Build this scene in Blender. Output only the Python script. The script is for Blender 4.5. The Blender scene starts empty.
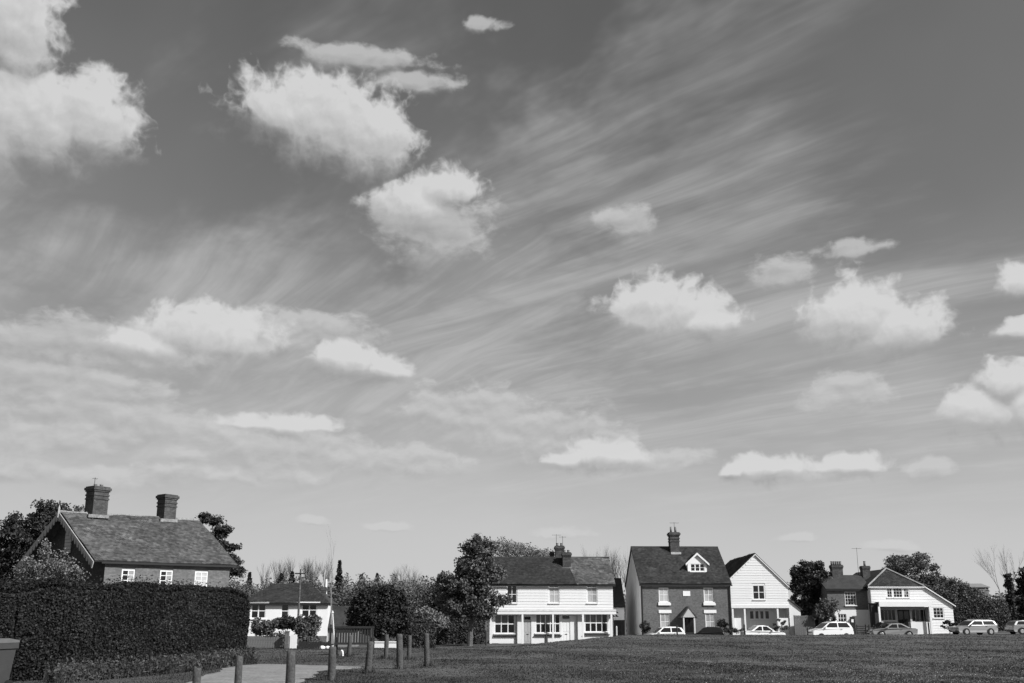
import bpy, math, random
import numpy as np
from math import radians as RAD
from mathutils import Vector

random.seed(7)
rng = np.random.default_rng(7)
scene = bpy.context.scene
COL = scene.collection

# ------------------------------------------------------------------ camera
F, PITCH, PPY, CAMZ = 900.0, RAD(12.0), 424.0, 1.6
cam_d = bpy.data.cameras.new('camera')
cam = bpy.data.objects.new('camera', cam_d)
COL.objects.link(cam)
cam.location = (0, 0, CAMZ)
cam.rotation_euler = (RAD(90) + PITCH, 0, 0)
cam_d.sensor_width = 36.0
cam_d.lens = 36.0 * F / 1024
cam_d.shift_y = (PPY - 341.5) / 1024
cam_d.clip_end = 6000
scene.camera = cam
scene.render.resolution_x, scene.render.resolution_y = 1024, 683

CP, SP = math.cos(PITCH), math.sin(PITCH)
def ray(px, py):
    a, b = (px - 512) / F, (PPY - py) / F
    return Vector((a, CP - b * SP, SP + b * CP))
def P(px, py, Y):
    r = ray(px, py)
    t = Y / r.y
    return Vector((r.x * t, Y, CAMZ + r.z * t))
def proj(x, y, z):
    z -= CAMZ
    d = y * CP + z * SP
    return 512 + F * x / d, PPY - F * (z * CP - y * SP) / d
def S(Y):                      # pixels per metre near the horizon row
    return F / (Y * 1.022)

# ------------------------------------------------------------------ light
SUN_AZ, SUN_EL = 124.0, 38.0    # azimuth clockwise from the view direction
EXPO = 0.55
SKY_STRENGTH = 0.1
sd = bpy.data.lights.new('sun', 'SUN')
sd.energy = 4.6
sd.angle = RAD(0.53)
sd.color = (1, 1, 1)
sun = bpy.data.objects.new('sun', sd)
COL.objects.link(sun)
az, el = RAD(SUN_AZ), RAD(SUN_EL)
to_sun = Vector((math.sin(az) * math.cos(el), math.cos(az) * math.cos(el), math.sin(el)))
sun.rotation_euler = to_sun.to_track_quat('Z', 'Y').to_euler()
vs = scene.view_settings
vs.view_transform = 'Standard'
vs.look = 'None'
vs.gamma = 1
vs.exposure = EXPO
vs.use_curve_mapping = False

# ------------------------------------------------------------------ sky (black and white film, red filter)
world = bpy.data.worlds.new('World')
scene.world = world
world.use_nodes = True
wt = world.node_tree
wt.nodes.clear()
try:
    world.cycles.sampling_method = 'MANUAL'
    world.cycles.sample_map_resolution = 512
except Exception:
    pass

class NT:
    def __init__(self, tree):
        self.t = tree
    def node(self, kind, **kw):
        n = self.t.nodes.new(kind)
        for k, v in kw.items():
            setattr(n, k, v)
        return n
    def put(self, sock, v):
        if hasattr(v, 'is_output'):
            self.t.links.new(v, sock)
        else:
            sock.default_value = v
    def math(self, op, a, b=None, c=None, clamp=False):
        n = self.node('ShaderNodeMath', operation=op, use_clamp=clamp)
        for i, v in enumerate((a, b, c)):
            if v is not None:
                self.put(n.inputs[i], v)
        return n.outputs[0]
    def vmath(self, op, a, b=None, c=None):
        n = self.node('ShaderNodeVectorMath', operation=op)
        for i, v in enumerate((a, b, c)):
            if v is not None:
                self.put(n.inputs[i], v)
        return n.outputs['Value'] if op in ('DOT_PRODUCT', 'LENGTH') else n.outputs['Vector']
    def noise(self, vec, scale, detail=4, rough=0.55, lac=2.0, out='Fac', dims='3D', dist=0.0):
        n = self.node('ShaderNodeTexNoise', noise_dimensions=dims)
        self.put(n.inputs['Vector'], vec)
        n.inputs['Scale'].default_value = scale
        n.inputs['Detail'].default_value = detail
        n.inputs['Roughness'].default_value = rough
        n.inputs['Lacunarity'].default_value = lac
        n.inputs['Distortion'].default_value = dist
        return n.outputs[out]
    def maprange(self, v, a, b, c=0.0, d=1.0, smooth=True):
        n = self.node('ShaderNodeMapRange', interpolation_type='SMOOTHSTEP' if smooth else 'LINEAR')
        self.put(n.inputs['Value'], v)
        n.inputs['From Min'].default_value = a
        n.inputs['From Max'].default_value = b
        self.put(n.inputs['To Min'], c)
        self.put(n.inputs['To Max'], d)
        return n.outputs['Result']
    def mix(self, f, a, b):
        n = self.node('ShaderNodeMix', data_type='FLOAT')
        self.put(n.inputs[0], f)
        self.put(n.inputs[2], a)
        self.put(n.inputs[3], b)
        return n.outputs[0]

W = NT(wt)
DEG = 180 / math.pi
def azel(px, py):
    r = ray(px, py).normalized()
    return math.degrees(math.atan2(r.x, r.y)), math.degrees(math.asin(r.z))
def blob(px, py, rx, ry):
    """a patch of sky as azimuth, elevation and half widths in degrees"""
    a0, e0 = azel(px, py)
    return a0, e0, (azel(px + rx, py)[0] - azel(px - rx, py)[0]) / 2, (azel(px, py - ry)[1] - azel(px, py + ry)[1]) / 2
def field(T, p, blobs, smooth=0.25, linear=False):
    q = None
    for b in blobs:
        cx, cy, rx, ry = blob(*b)
        v = T.vmath('MULTIPLY_ADD', p, (1 / rx, 1 / ry, 0), (-cx / rx, -cy / ry, 0))
        d = T.vmath('DOT_PRODUCT', v, v)
        q = d if q is None else T.math('SMOOTH_MIN', q, d, smooth)
    if linear:                           # distance itself, for edges and for light
        return T.math('MAXIMUM', q, 0.0)
    return T.math('SUBTRACT', 1.0, q)
def grain(T, p, scale, stretch, detail, rough=0.6, billow=0.5):
    pn = T.vmath('MULTIPLY', p, (1.0, stretch, 1.0))
    n = T.noise(pn, scale, detail, rough, dims='2D')
    if not billow:
        return n
    t = T.math('ABSOLUTE', T.math('SUBTRACT', T.noise(pn, scale * 1.8, 2, 0.5, dims='2D'), 0.5))
    return T.math('MULTIPLY_ADD', T.math('SUBTRACT', 0.15, t), billow, n)

HARD = [(14, 26, 54, 74), (-14, 108, 84, 74), (90, 120, 58, 48), (40, 122, 74, 58),
        (322, 122, 84, 50), (280, 114, 42, 34), (366, 138, 50, 48),
        (448, 190, 34, 24), (412, 206, 54, 30),
        (208, 336, 74, 33), (150, 348, 50, 20),
        (344, 362, 34, 20), (384, 369, 26, 15),
        (664, 313, 58, 36), (704, 323, 42, 20),
        (856, 322, 56, 44), (896, 332, 56, 30),
        (1008, 384, 36, 28), (986, 412, 42, 30), (1032, 408, 44, 36),
        (1028, 284, 34, 23), (1024, 330, 30, 17),
        (602, 457, 48, 19), (566, 461, 24, 13),
        (764, 470, 42, 17), (733, 473, 16, 10), (848, 467, 46, 14),
        (285, 426, 54, 13)]
SOFT = [(110, 418, 120, 28), (40, 442, 100, 24), (270, 448, 130, 30), (390, 462, 110, 20), (470, 412, 70, 28),
        (540, 434, 90, 30), (100, 478, 120, 16), (230, 474, 130, 14), (10, 470, 90, 18), (640, 462, 70, 12),
        (925, 470, 24, 12), (806, 474, 26, 10), (100, 345, 120, 28), (60, 385, 130, 26), (436, 228, 60, 34), (780, 274, 36, 16), (625, 222, 32, 16),
        (845, 395, 44, 22), (360, 58, 70, 13), (418, 82, 40, 12), (484, 24, 24, 9), (850, 250, 36, 11), (40, 340, 60, 22),
        (312, 521, 18, 6), (390, 527, 24, 5), (795, 537, 20, 5), (890, 547, 26, 7), (560, 533, 30, 7), (310, 330, 70, 22)]
K = 1 / (SKY_STRENGTH * 2 ** EXPO)                         # a displayed linear value -> sky radiance

# direction -> azimuth and elevation in degrees, gently warped
tc = W.node('ShaderNodeTexCoord')
sep = W.node('ShaderNodeSeparateXYZ')
wt.links.new(tc.outputs['Generated'], sep.inputs[0])
dx, dy, dz = sep.outputs
azs = W.math('MULTIPLY', W.math('ARCTAN2', dx, dy), DEG)
els = W.math('MULTIPLY', W.math('ARCSINE', dz), DEG)
cmb = W.node('ShaderNodeCombineXYZ')
W.put(cmb.inputs[0], azs)
W.put(cmb.inputs[1], els)
pdir = cmb.outputs[0]
wn_ = W.noise(pdir, 0.40, 3, 0.55, out='Color', dims='2D')
pw = W.vmath('MULTIPLY_ADD', W.vmath('SUBTRACT', wn_, (0.5, 0.5, 0.5)), (1.3, 0.5, 0), pdir)

# clear air
sky = W.node('ShaderNodeTexSky', sky_type='NISHITA')
sky.sun_disc = False
sky.sun_elevation = RAD(SUN_EL)
sky.sun_rotation = RAD(SUN_AZ)
sky.altitude = 50
sky.air_density = 1.0
sky.dust_density = 1.6
sky.ozone_density = 1.0
sc = W.node('ShaderNodeSeparateColor')
wt.links.new(sky.outputs[0], sc.inputs[0])
lum = W.math('MULTIPLY_ADD', sc.outputs[0], 0.40, W.math('MULTIPLY', sc.outputs[1], 0.06))
# a thin even veil whose cover grows with the length of the slanting view through it
air = W.math('POWER', W.math('ADD', W.math('MAXIMUM', dz, 0.0), 0.06), 2.0)
tau = W.maprange(W.noise(pdir, 0.05, 3, 0.55, dims='2D'), 0.3, 0.7, 0.040, 0.060, smooth=False)
veil = W.math('SUBTRACT', 1.0, W.math('EXPONENT', W.math('DIVIDE', W.math('MULTIPLY', tau, -1.0), air)))
lum = W.mix(veil, lum, 0.58 * K)

# cirrus: fibres on a high plane, two sheets drawn out along slightly different winds
den = W.math('ADD', W.math('MAXIMUM', dz, 0.0), 0.10)
pc = W.node('ShaderNodeCombineXYZ')
for i, d in enumerate((dx, dy)):
    W.put(pc.inputs[i], W.math('DIVIDE', d, den))
pl = pc.outputs[0]
pwarp = W.vmath('SUBTRACT', W.noise(pl, 0.9, 3, 0.5, out='Color', dims='2D'), (0.5, 0.5, 0.5))
def cirrus(az_deg, clear, thick, base, off):
    a = RAD(az_deg)
    s_ = W.vmath('DOT_PRODUCT', pl, (math.sin(a), math.cos(a), 0))
    t_ = W.vmath('DOT_PRODUCT', pl, (math.cos(a), -math.sin(a), 0))
    st = W.node('ShaderNodeCombineXYZ')
    W.put(st.inputs[0], W.math('ADD', s_, off))
    W.put(st.inputs[1], t_)
    stw = W.vmath('MULTIPLY_ADD', pwarp, (0.5, 0.15, 0), st.outputs[0])
    f1 = W.noise(W.vmath('MULTIPLY', stw, (0.55, 4.6, 1)), 1.5, 6, 0.56, dims='2D')
    f2 = W.noise(W.vmath('MULTIPLY', stw, (0.9, 1.7, 1)), 1.5, 5, 0.60, dims='2D')
    f3 = W.noise(W.vmath('MULTIPLY', stw, (1.1, 17.0, 1)), 1.6, 3, 0.60, dims='2D')
    cl = W.maprange(field(W, pdir, clear, 1.0), -2.8, 1.0, 0.0, 0.24)
    th = W.maprange(field(W, pdir, thick, 1.0), -2.8, 1.0, 0.0, 0.15)
    env = W.maprange(W.math('ADD', W.math('SUBTRACT', f2, cl), th), base, base + 0.38)
    fib = W.maprange(W.math('MULTIPLY_ADD', f3, 0.28, W.math('MULTIPLY', f1, 0.72)), 0.34, 0.72, 0.30, 1.0)
    return W.math('MULTIPLY', W.math('MULTIPLY', env, fib), 0.60)
cirA = cirrus(-52, [(200, 50, 270, 120), (990, 130, 130, 110), (1010, 330, 60, 60), (470, 20, 80, 50), (1010, 20, 160, 60), (300, 230, 120, 70)],
              [(600, 130, 230, 80), (540, 230, 160, 80), (660, 300, 220, 80), (850, 380, 240, 50), (820, 70, 170, 50), (780, 230, 140, 34), (940, 270, 120, 40)], 0.36, 0.0)
cirB = cirrus(-36, [(160, 60, 240, 120), (640, 100, 130, 130), (950, 200, 320, 300), (240, 130, 90, 60)],
              [(270, 235, 130, 80), (400, 290, 140, 100), (500, 330, 150, 90)], 0.39, 7.0)
cir = W.math('MAXIMUM', cirA, cirB)
lowveil = W.maprange(els, 2.0, 9.0)                       # cirrus lost near the horizon
cir = W.math('MULTIPLY', cir, W.math('MULTIPLY_ADD', lowveil, 0.85, 0.15))
lum = W.mix(cir, lum, 0.57 * K)

def heaps(T, q0, q1, n0, m0, m1, amp, lo, hi, melt, wb, wn, dark, bright):
    """cover and light of heaped clouds from the density at p and a step towards the sun"""
    b0 = T.math('SUBTRACT', 1.0, T.math('SQRT', q0))
    d = T.math('MULTIPLY_ADD', T.math('SUBTRACT', n0, 0.5), amp, T.math('MAXIMUM', b0, -2.5))
    gb = T.math('MULTIPLY', T.math('SUBTRACT', q0, q1), wb)
    gb = T.math('MINIMUM', T.math('MAXIMUM', gb, -1.0), 1.0)
    width = T.maprange(gb, -0.15, 0.6, hi - lo, (hi - lo) * melt)          # crisp heads, melting bases
    alpha = T.maprange(T.math('DIVIDE', T.math('SUBTRACT', d, lo), width, clamp=True), 0.0, 1.0)
    g = T.math('MULTIPLY_ADD', T.math('SUBTRACT', m1, m0), wn, gb)
    return alpha, T.maprange(g, -0.45, 1.05, bright * K, dark * K, smooth=False)

def sky_group(hard, soft, scattered=False):
    g = bpy.data.node_groups.new('sky_part', 'ShaderNodeTree')
    I = g.interface
    I.new_socket('P', in_out='INPUT', socket_type='NodeSocketVector')
    I.new_socket('Lum', in_out='INPUT', socket_type='NodeSocketFloat')
    I.new_socket('Az', in_out='INPUT', socket_type='NodeSocketFloat')
    I.new_socket('El', in_out='INPUT', socket_type='NodeSocketFloat')
    I.new_socket('Out', in_out='OUTPUT', socket_type='NodeSocketColor')
    T = NT(g)
    gi, go = T.node('NodeGroupInput'), T.node('NodeGroupOutput')
    p, v = gi.outputs[0], gi.outputs[1]
    def stepped(x, y):
        return T.vmath('ADD', p, (x, y, 0))
    if soft:
        al, c = heaps(T, field(T, p, soft, .25, True), field(T, stepped(.12, .5), soft, .25, True),
                      grain(T, p, 0.42, 1.8, 7, .56, .3), grain(T, p, 0.42, 1.8, 4, .5, 0), grain(T, stepped(.15, .38), 0.42, 1.8, 4, .5, 0),
                      SOFT_AMP, -0.20, 0.42, 2.2, 0.55, 1.7, 0.29, 0.62)
        v = T.mix(T.math('MULTIPLY', al, 0.68), v, c)
    b = None
    if hard:
        b = field(T, p, hard, .25, True), field(T, stepped(.15, .5), hard, .25, True)
    elif scattered:                       # beyond the picture the same sort of clouds go on
        fade = T.math('MAXIMUM', T.maprange(T.math('ABSOLUTE', gi.outputs[2]), 38, 47), T.maprange(gi.outputs[3], 40, 48))
        def big(q):
            q = T.noise(T.vmath('MULTIPLY', q, (0.055, 0.10, 1)), 1.0, 2, 0.5, dims='2D')
            q = T.math('MULTIPLY_ADD', T.math('SUBTRACT', 0.60, q), 8.0, 1.0)
            return T.math('MAXIMUM', T.math('MULTIPLY_ADD', T.math('SUBTRACT', 1.0, fade), 8.0, q), 0.0)
        b = big(p), big(stepped(.15, .5))
    if b:
        al, c = heaps(T, b[0], b[1], grain(T, p, 0.58, 1.1, 7, .52), grain(T, p, 0.62, 1.05, 4, .5, 0), grain(T, stepped(.15, .40), 0.62, 1.05, 4, .5, 0),
                      HARD_AMP, -0.20, 0.30, 2.8, 2.3, 1.0, 0.25, 0.68)
        v = T.mix(T.math('MULTIPLY', al, 0.93), v, c)
    cc = T.node('ShaderNodeCombineColor')
    for i in range(3):
        T.put(cc.inputs[i], v)
    g.links.new(cc.outputs[0], go.inputs[0])
    n = W.node('ShaderNodeGroup')
    n.node_tree = g
    for i, q in enumerate((pw, lum, azs, els)):
        wt.links.new(q, n.inputs[i])
    bg = W.node('ShaderNodeBackground')
    wt.links.new(n.outputs[0], bg.inputs['Color'])
    bg.inputs['Strength'].default_value = SKY_STRENGTH
    return bg.outputs[0]
HARD_AMP, SOFT_AMP = 1.25, 1.7

def choose(cond, yes, no):
    n = W.node('ShaderNodeMixShader')
    wt.links.new(cond, n.inputs[0])
    wt.links.new(no, n.inputs[1])
    wt.links.new(yes, n.inputs[2])
    return n.outputs[0]
def touches(b, a0, a1, e0, e1):
    cx, cy, rx, ry = blob(*b)
    k, m = 1.9, 1.0                      # reach of the noise, the warp and the step to the sun
    return cx + rx * k + m > a0 and cx - rx * k - m < a1 and cy + ry * k + m > e0 and cy - ry * k - 0.5 - m < e1
def split(a0, a1, e0, e1, hard, soft, depth):
    """the sky cut into parts so that each ray weighs only the clouds near it"""
    hard = [b for b in hard if touches(b, a0, a1, e0, e1)]
    soft = [b for b in soft if touches(b, a0, a1, e0, e1)]
    if depth == 0 or len(hard) + len(soft) <= 3:
        return sky_group(hard, soft)
    if (a1 - a0) > (e1 - e0) * 1.2:
        m = (a0 + a1) / 2
        return choose(W.math('GREATER_THAN', azs, m), split(m, a1, e0, e1, hard, soft, depth - 1), split(a0, m, e0, e1, hard, soft, depth - 1))
    m = e0 + (e1 - e0) * (.5 if e1 < 30 else .42)
    return choose(W.math('GREATER_THAN', els, m), split(a0, a1, m, e1, hard, soft, depth - 1), split(a0, a1, e0, m, hard, soft, depth - 1))
far_off = W.math('MAXIMUM', W.math('GREATER_THAN', W.math('ABSOLUTE', azs), 38.0), W.math('GREATER_THAN', els, 40.0))
wo = W.node('ShaderNodeOutputWorld')
wt.links.new(choose(far_off, sky_group([], [], True), split(-38, 38, -2, 40, HARD, SOFT, 5)), wo.inputs[0])

# ------------------------------------------------------------------ materials (the photograph is black and white)
MATS = {}
def material(name, base, rough=0.8, var=0.25, nscale=3.0, fine=0.0, fscale=40.0, bump=0.0, bscale=30.0,
             pattern=None, island=0.0, metallic=0.0, spec=0.3, coat=0.0, trans=0.0, patches=None):
    m = bpy.data.materials.new(name)
    m.use_nodes = True
    t = m.node_tree
    t.nodes.clear()
    N = NT(t)
    out = N.node('ShaderNodeOutputMaterial')
    b = N.node('ShaderNodeBsdfPrincipled')
    t.links.new(b.outputs[0], out.inputs[0])
    tcn = N.node('ShaderNodeTexCoord')
    obj = tcn.outputs['Object']
    v = 1.0
    if var:
        n = N.noise(obj, nscale, 4, 0.6)
        v = N.maprange(n, 0.25, 0.75, 1 - var, 1 + var, smooth=False)
    if fine:
        n = N.noise(obj, fscale, 3, 0.6)
        v = N.math('MULTIPLY', v, N.maprange(n, 0.3, 0.7, 1 - fine, 1 + fine, smooth=False))
    if patches:
        lo, hi, ps, gain = patches
        n = N.noise(obj, ps, 5, 0.6)
        v = N.math('MULTIPLY', v, N.maprange(n, lo, hi, 1.0, gain))
    hgt = None
    if pattern:
        bw, bh, mort, contrast, mortar_tone = pattern
        br = N.node('ShaderNodeTexBrick')
        t.links.new(tcn.outputs['UV'], br.inputs['Vector'])
        br.inputs['Color1'].default_value = (1 - contrast,) * 3 + (1,)
        br.inputs['Color2'].default_value = (1 + contrast,) * 3 + (1,)
        br.inputs['Mortar'].default_value = (mortar_tone,) * 3 + (1,)
        br.inputs['Scale'].default_value = 1.0
        br.inputs['Mortar Size'].default_value = mort
        br.inputs['Mortar Smooth'].default_value = 0.3
        br.inputs['Bias'].default_value = 0.0
        br.inputs['Brick Width'].default_value = bw
        br.inputs['Row Height'].default_value = bh
        v = N.math('MULTIPLY', v, br.outputs['Color'])
        hgt = N.math('SUBTRACT', 1.0, br.outputs['Fac'])
    if island:
        g = N.node('ShaderNodeNewGeometry')
        v = N.math('MULTIPLY', v, N.maprange(g.outputs['Random Per Island'], 0, 1, 1 - island, 1 + island, smooth=False))
    val = N.math('MULTIPLY', v, base, clamp=True)
    c = N.node('ShaderNodeCombineColor')
    for i in range(3):
        N.put(c.inputs[i], val)
    t.links.new(c.outputs[0], b.inputs['Base Color'])
    b.inputs['Roughness'].default_value = rough
    b.inputs['Metallic'].default_value = metallic
    b.inputs['Specular IOR Level'].default_value = spec
    b.inputs['Coat Weight'].default_value = coat
    if bump:
        bn = N.node('ShaderNodeBump')
        bn.inputs['Strength'].default_value = bump
        bn.inputs['Distance'].default_value = 0.02
        h = N.noise(obj, bscale, 4, 0.6)
        if hgt is not None:
            h = N.math('MULTIPLY_ADD', h, 0.5, hgt)
        t.links.new(h, bn.inputs['Height'])
        t.links.new(bn.outputs[0], b.inputs['Normal'])
    if trans:
        tr = N.node('ShaderNodeBsdfTranslucent')
        t.links.new(c.outputs[0], tr.inputs[0])
        mx = N.node('ShaderNodeMixShader')
        mx.inputs[0].default_value = trans
        t.links.new(b.outputs[0], mx.inputs[1])
        t.links.new(tr.outputs[0], mx.inputs[2])
        t.links.new(mx.outputs[0], out.inputs[0])
    MATS[name] = m
    return m

material('white_paint', 0.68, 0.55, 0.05, 1.2, 0.03, 12, 0.05)
material('white_board', 0.66, 0.6, 0.10, 1.6, 0.06, 9, 0.05)
material('white_render', 0.66, 0.8, 0.07, 0.8, 0.04, 20, 0.1)
material('grey_render', 0.40, 0.9, 0.10, 0.6, 0.05, 15, 0.15)
material('lintel', 0.17, 0.9, 0.15, 2, 0.1, 12)
material('gable_shade', 0.045, 0.9, 0.3, 1.0, 0.3, 5, 0.4, 20, (0.17, 0.1, 0.01, 0.2, 0.6))  # cottage gable in shade: brick wall's shade painted in as a near-black base
material('grey_paint', 0.34, 0.6, 0.06, 2)
material('pale_stone', 0.5, 0.85, 0.1, 3)
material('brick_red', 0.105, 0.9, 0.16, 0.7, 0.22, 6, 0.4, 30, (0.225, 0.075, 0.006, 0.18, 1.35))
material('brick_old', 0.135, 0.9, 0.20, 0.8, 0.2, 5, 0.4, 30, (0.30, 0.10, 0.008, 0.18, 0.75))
material('brick_chimney', 0.060, 0.9, 0.30, 1.6, 0.3, 6, 0.4, 30, (0.24, 0.09, 0.008, 0.25, 0.8))
material('tile_old', 0.058, 0.9, 0.40, 0.5, 0.35, 3.5, 0.6, 20, None, patches=(0.52, 0.75, 0.8, 1.6), island=0.38)
material('tile_dark', 0.024, 0.85, 0.30, 0.6, 0.3, 4, 0.5, 20, None, island=0.38)
material('tile_light', 0.072, 0.9, 0.32, 0.8, 0.3, 4, 0.5, 20, None, patches=(0.5, 0.7, 1.0, 1.7), island=0.38)
material('tile_brown', 0.028, 0.9, 0.40, 0.7, 0.4, 4, 0.5, 20, None, patches=(0.55, 0.75, 0.9, 1.8), island=0.38)
material('slate', 0.04, 0.6, 0.25, 0.8, 0.2, 6, 0.3, 20, (0.3, 0.2, 0.01, 0.2, 0.6))
material('ridge_tile', 0.20, 0.9, 0.4, 2.5, 0.3, 9)
material('lead', 0.35, 0.7, 0.2, 3)
material('clay_pot', 0.16, 0.85, 0.2, 4)
material('gutter_black', 0.015, 0.5, 0.1)
material('glass', 0.012, 0.06, 0.0, spec=0.5)
material('curtain_glass', 0.26, 0.12, 0.25, 4, spec=0.5)
material('net_glass', 0.12, 0.1, 0.3, 4, spec=0.5)
material('blind_glass', 0.40, 0.15, 0.1, 4, spec=0.5)
material('bargeboard', 0.30, 0.7, 0.15, 3)
material('dark_wood', 0.020, 0.7, 0.3, 5, 0.3, 30, 0.3)
material('post_wood', 0.062, 0.9, 0.35, 3, 0.35, 25, 0.6, 25)
material('fence_wood', 0.12, 0.9, 0.3, 3, 0.3, 20, 0.4, 25)
material('bark', 0.08, 0.95, 0.4, 3, 0.4, 12, 0.6, 12)
material('bark_pale', 0.17, 0.95, 0.3, 2, 0.3, 12, 0.4, 12)
material('twig', 0.09, 0.95, 0.2, 1)
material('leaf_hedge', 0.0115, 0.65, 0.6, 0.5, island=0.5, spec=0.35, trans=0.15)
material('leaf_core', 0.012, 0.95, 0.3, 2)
material('leaf_mid', 0.092, 0.6, 0.3, 0.35, island=0.4, spec=0.3, trans=0.2)
material('leaf_light', 0.16, 0.65, 0.3, 0.5, island=0.6, spec=0.2, trans=0.25)
material('leaf_dark', 0.030, 0.6, 0.35, 0.3, island=0.4, spec=0.3, trans=0.12)
material('leaf_wood', 0.105, 0.7, 0.40, 0.12, island=0.35, spec=0.2, trans=0.15)
material('leaf_pine', 0.030, 0.7, 0.3, 0.4, island=0.6, spec=0.2)
material('weed', 0.062, 0.7, 0.35, 1.2, island=0.6, trans=0.25)
material('blossom', 0.45, 0.7, 0.2, 2, island=0.3)
material('grass_blade', 0.044, 0.85, 0.30, 0.35, island=0.1, spec=0.1, trans=0.2, patches=(0.44, 0.64, 0.13, 1.9))
material('turf', 0.044, 0.95, 0.35, 0.35, 0.25, 2.5, 0.5, 15, patches=(0.44, 0.64, 0.13, 1.9))
material('gravel', 0.19, 0.95, 0.28, 1.3, 0.35, 14, 0.8, 40)
material('asphalt', 0.05, 0.9, 0.2, 1.0, 0.2, 50, 0.3, 60)
material('pavement', 0.16, 0.9, 0.15, 1.0, 0.15, 30)
material('bin_plastic', 0.045, 0.45, 0.12, 6, 0.1, 60, spec=0.4)
material('bin_lid', 0.11, 0.45, 0.1, 6, spec=0.4)
material('rubber', 0.012, 0.8, 0.1)
material('steel', 0.5, 0.3, 0.1, metallic=0.9)
material('alloy', 0.45, 0.35, 0.1, metallic=0.7)
material('car_white', 0.72, 0.25, 0.02, coat=0.6)
material('car_black', 0.012, 0.2, 0.02, coat=0.8)
material('car_grey', 0.10, 0.25, 0.02, coat=0.8, metallic=0.3)
material('car_grey2', 0.22, 0.2, 0.02, coat=0.8, metallic=0.3)
material('car_silver', 0.32, 0.3, 0.02, coat=0.6, metallic=0.4)
material('lamp_clear', 0.6, 0.1, 0.0, spec=0.6)
material('lamp_red', 0.10, 0.15, 0.0, spec=0.6)

# ------------------------------------------------------------------ mesh helpers
class MB:
    def __init__(self):
        self.v, self.f = [], []
    def poly(self, pts):
        i = len(self.v)
        self.v += [tuple(p) for p in pts]
        self.f.append(tuple(range(i, i + len(pts))))
        return self
    def box(self, x0, x1, y0, y1, z0, z1):
        i = len(self.v)
        self.v += [(x, y, z) for z in (z0, z1) for (x, y) in ((x0, y0), (x1, y0), (x1, y1), (x0, y1))]
        for q in ((3, 2, 1, 0), (4, 5, 6, 7), (0, 1, 5, 4), (1, 2, 6, 5), (2, 3, 7, 6), (3, 0, 4, 7)):
            self.f.append(tuple(i + k for k in q))
        return self
    def prism(self, pts, off):
        """closed solid: polygon pts swept by the vector off"""
        n = len(pts)
        i = len(self.v)
        self.v += [tuple(p) for p in pts] + [tuple(Vector(p) + Vector(off)) for p in pts]
        self.f.append(tuple(i + k for k in range(n)))
        self.f.append(tuple(i + n + k for k in reversed(range(n))))
        for k in range(n):
            a, b = i + k, i + (k + 1) % n
            self.f.append((b, a, a + n, b + n))
        return self
    def tube(self, p0, p1, r0, r1, n=6, cap=True):
        p0, p1 = Vector(p0), Vector(p1)
        d = (p1 - p0)
        if d.length < 1e-6:
            return self
        d.normalize()
        a = d.orthogonal().normalized()
        b = d.cross(a)
        i = len(self.v)
        for p, r in ((p0, r0), (p1, r1)):
            for k in range(n):
                t = 2 * math.pi * k / n
                self.v.append(tuple(p + a * (r * math.cos(t)) + b * (r * math.sin(t))))
        for k in range(n):
            self.f.append((i + k, i + (k + 1) % n, i + n + (k + 1) % n, i + n + k))
        if cap:
            self.f.append(tuple(i + k for k in reversed(range(n))))
            self.f.append(tuple(i + n + k for k in range(n)))
        return self
    def build(self, name, mat, parent=None, smooth=False):
        me = bpy.data.meshes.new(name)
        me.from_pydata(self.v, [], self.f)
        uv = me.uv_layers.new(name='UVMap')
        for p in me.polygons:
            n = p.normal
            u = Vector((0, 0, 1)).cross(n)
            u = u.normalized() if u.length > 0.05 else Vector((1, 0, 0))
            w = n.cross(u)
            for li in p.loop_indices:
                co = me.vertices[me.loops[li].vertex_index].co
                uv.data[li].uv = (co.dot(u), co.dot(w))
            p.use_smooth = smooth
        return link(name, me, mat, parent)

def link(name, me, mat, parent=None):
    if mat and not me.materials:
        me.materials.append(MATS[mat])
    o = bpy.data.objects.new(name, me)
    COL.objects.link(o)
    if parent:
        o.parent = parent
    return o

def fast_mesh(name, verts, faces, mat, parent=None):
    me = bpy.data.meshes.new(name)
    k = faces.shape[1]
    me.vertices.add(len(verts))
    me.vertices.foreach_set('co', np.ascontiguousarray(verts, dtype=np.float32).ravel())
    me.loops.add(faces.size)
    me.loops.foreach_set('vertex_index', np.ascontiguousarray(faces, dtype=np.int32).ravel())
    me.polygons.add(len(faces))
    me.polygons.foreach_set('loop_start', np.arange(0, faces.size, k, dtype=np.int32))
    me.update(calc_edges=True)
    return link(name, me, mat, parent)

def thing(name, label, cat, loc=(0, 0, 0), rz=0.0, group=None):
    o = bpy.data.objects.new(name, None)
    o.empty_display_size = 0.2
    COL.objects.link(o)
    o.location = loc
    o.rotation_euler = (0, 0, rz)
    return tag(o, label, cat, group)
def tag(o, label=None, cat=None, group=None, kind=None):
    for k, v in (('label', label), ('category', cat), ('group', group), ('kind', kind)):
        if v:
            o[k] = v
    return o

def smooth01(t):
    t = np.clip(t, 0, 1)
    return t * t * (3 - 2 * t)

# ------------------------------------------------------------------ the ground
def zfar(x):
    return np.interp(x, [-3, 5, 14, 25, 34, 44, 60], [-1.0, -1.15, -1.2, -1.0, -0.72, -0.35, -0.2])
def ground_z(x, y):
    x = np.asarray(x, dtype=float)
    y = np.asarray(y, dtype=float)
    k = smooth01((x + 4) / 16)
    a = 38 + 40 * k
    b = 82 + 7 * k
    z = zfar(x) * smooth01((y - a) / (b - a))
    z = z + 0.03 * np.sin(x * 0.31 + 1.0) * np.sin(y * 0.23) + 0.02 * np.sin(x * 0.83 + y * 0.51)
    return z
def gz(x, y):
    return float(ground_z(x, y))

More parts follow.
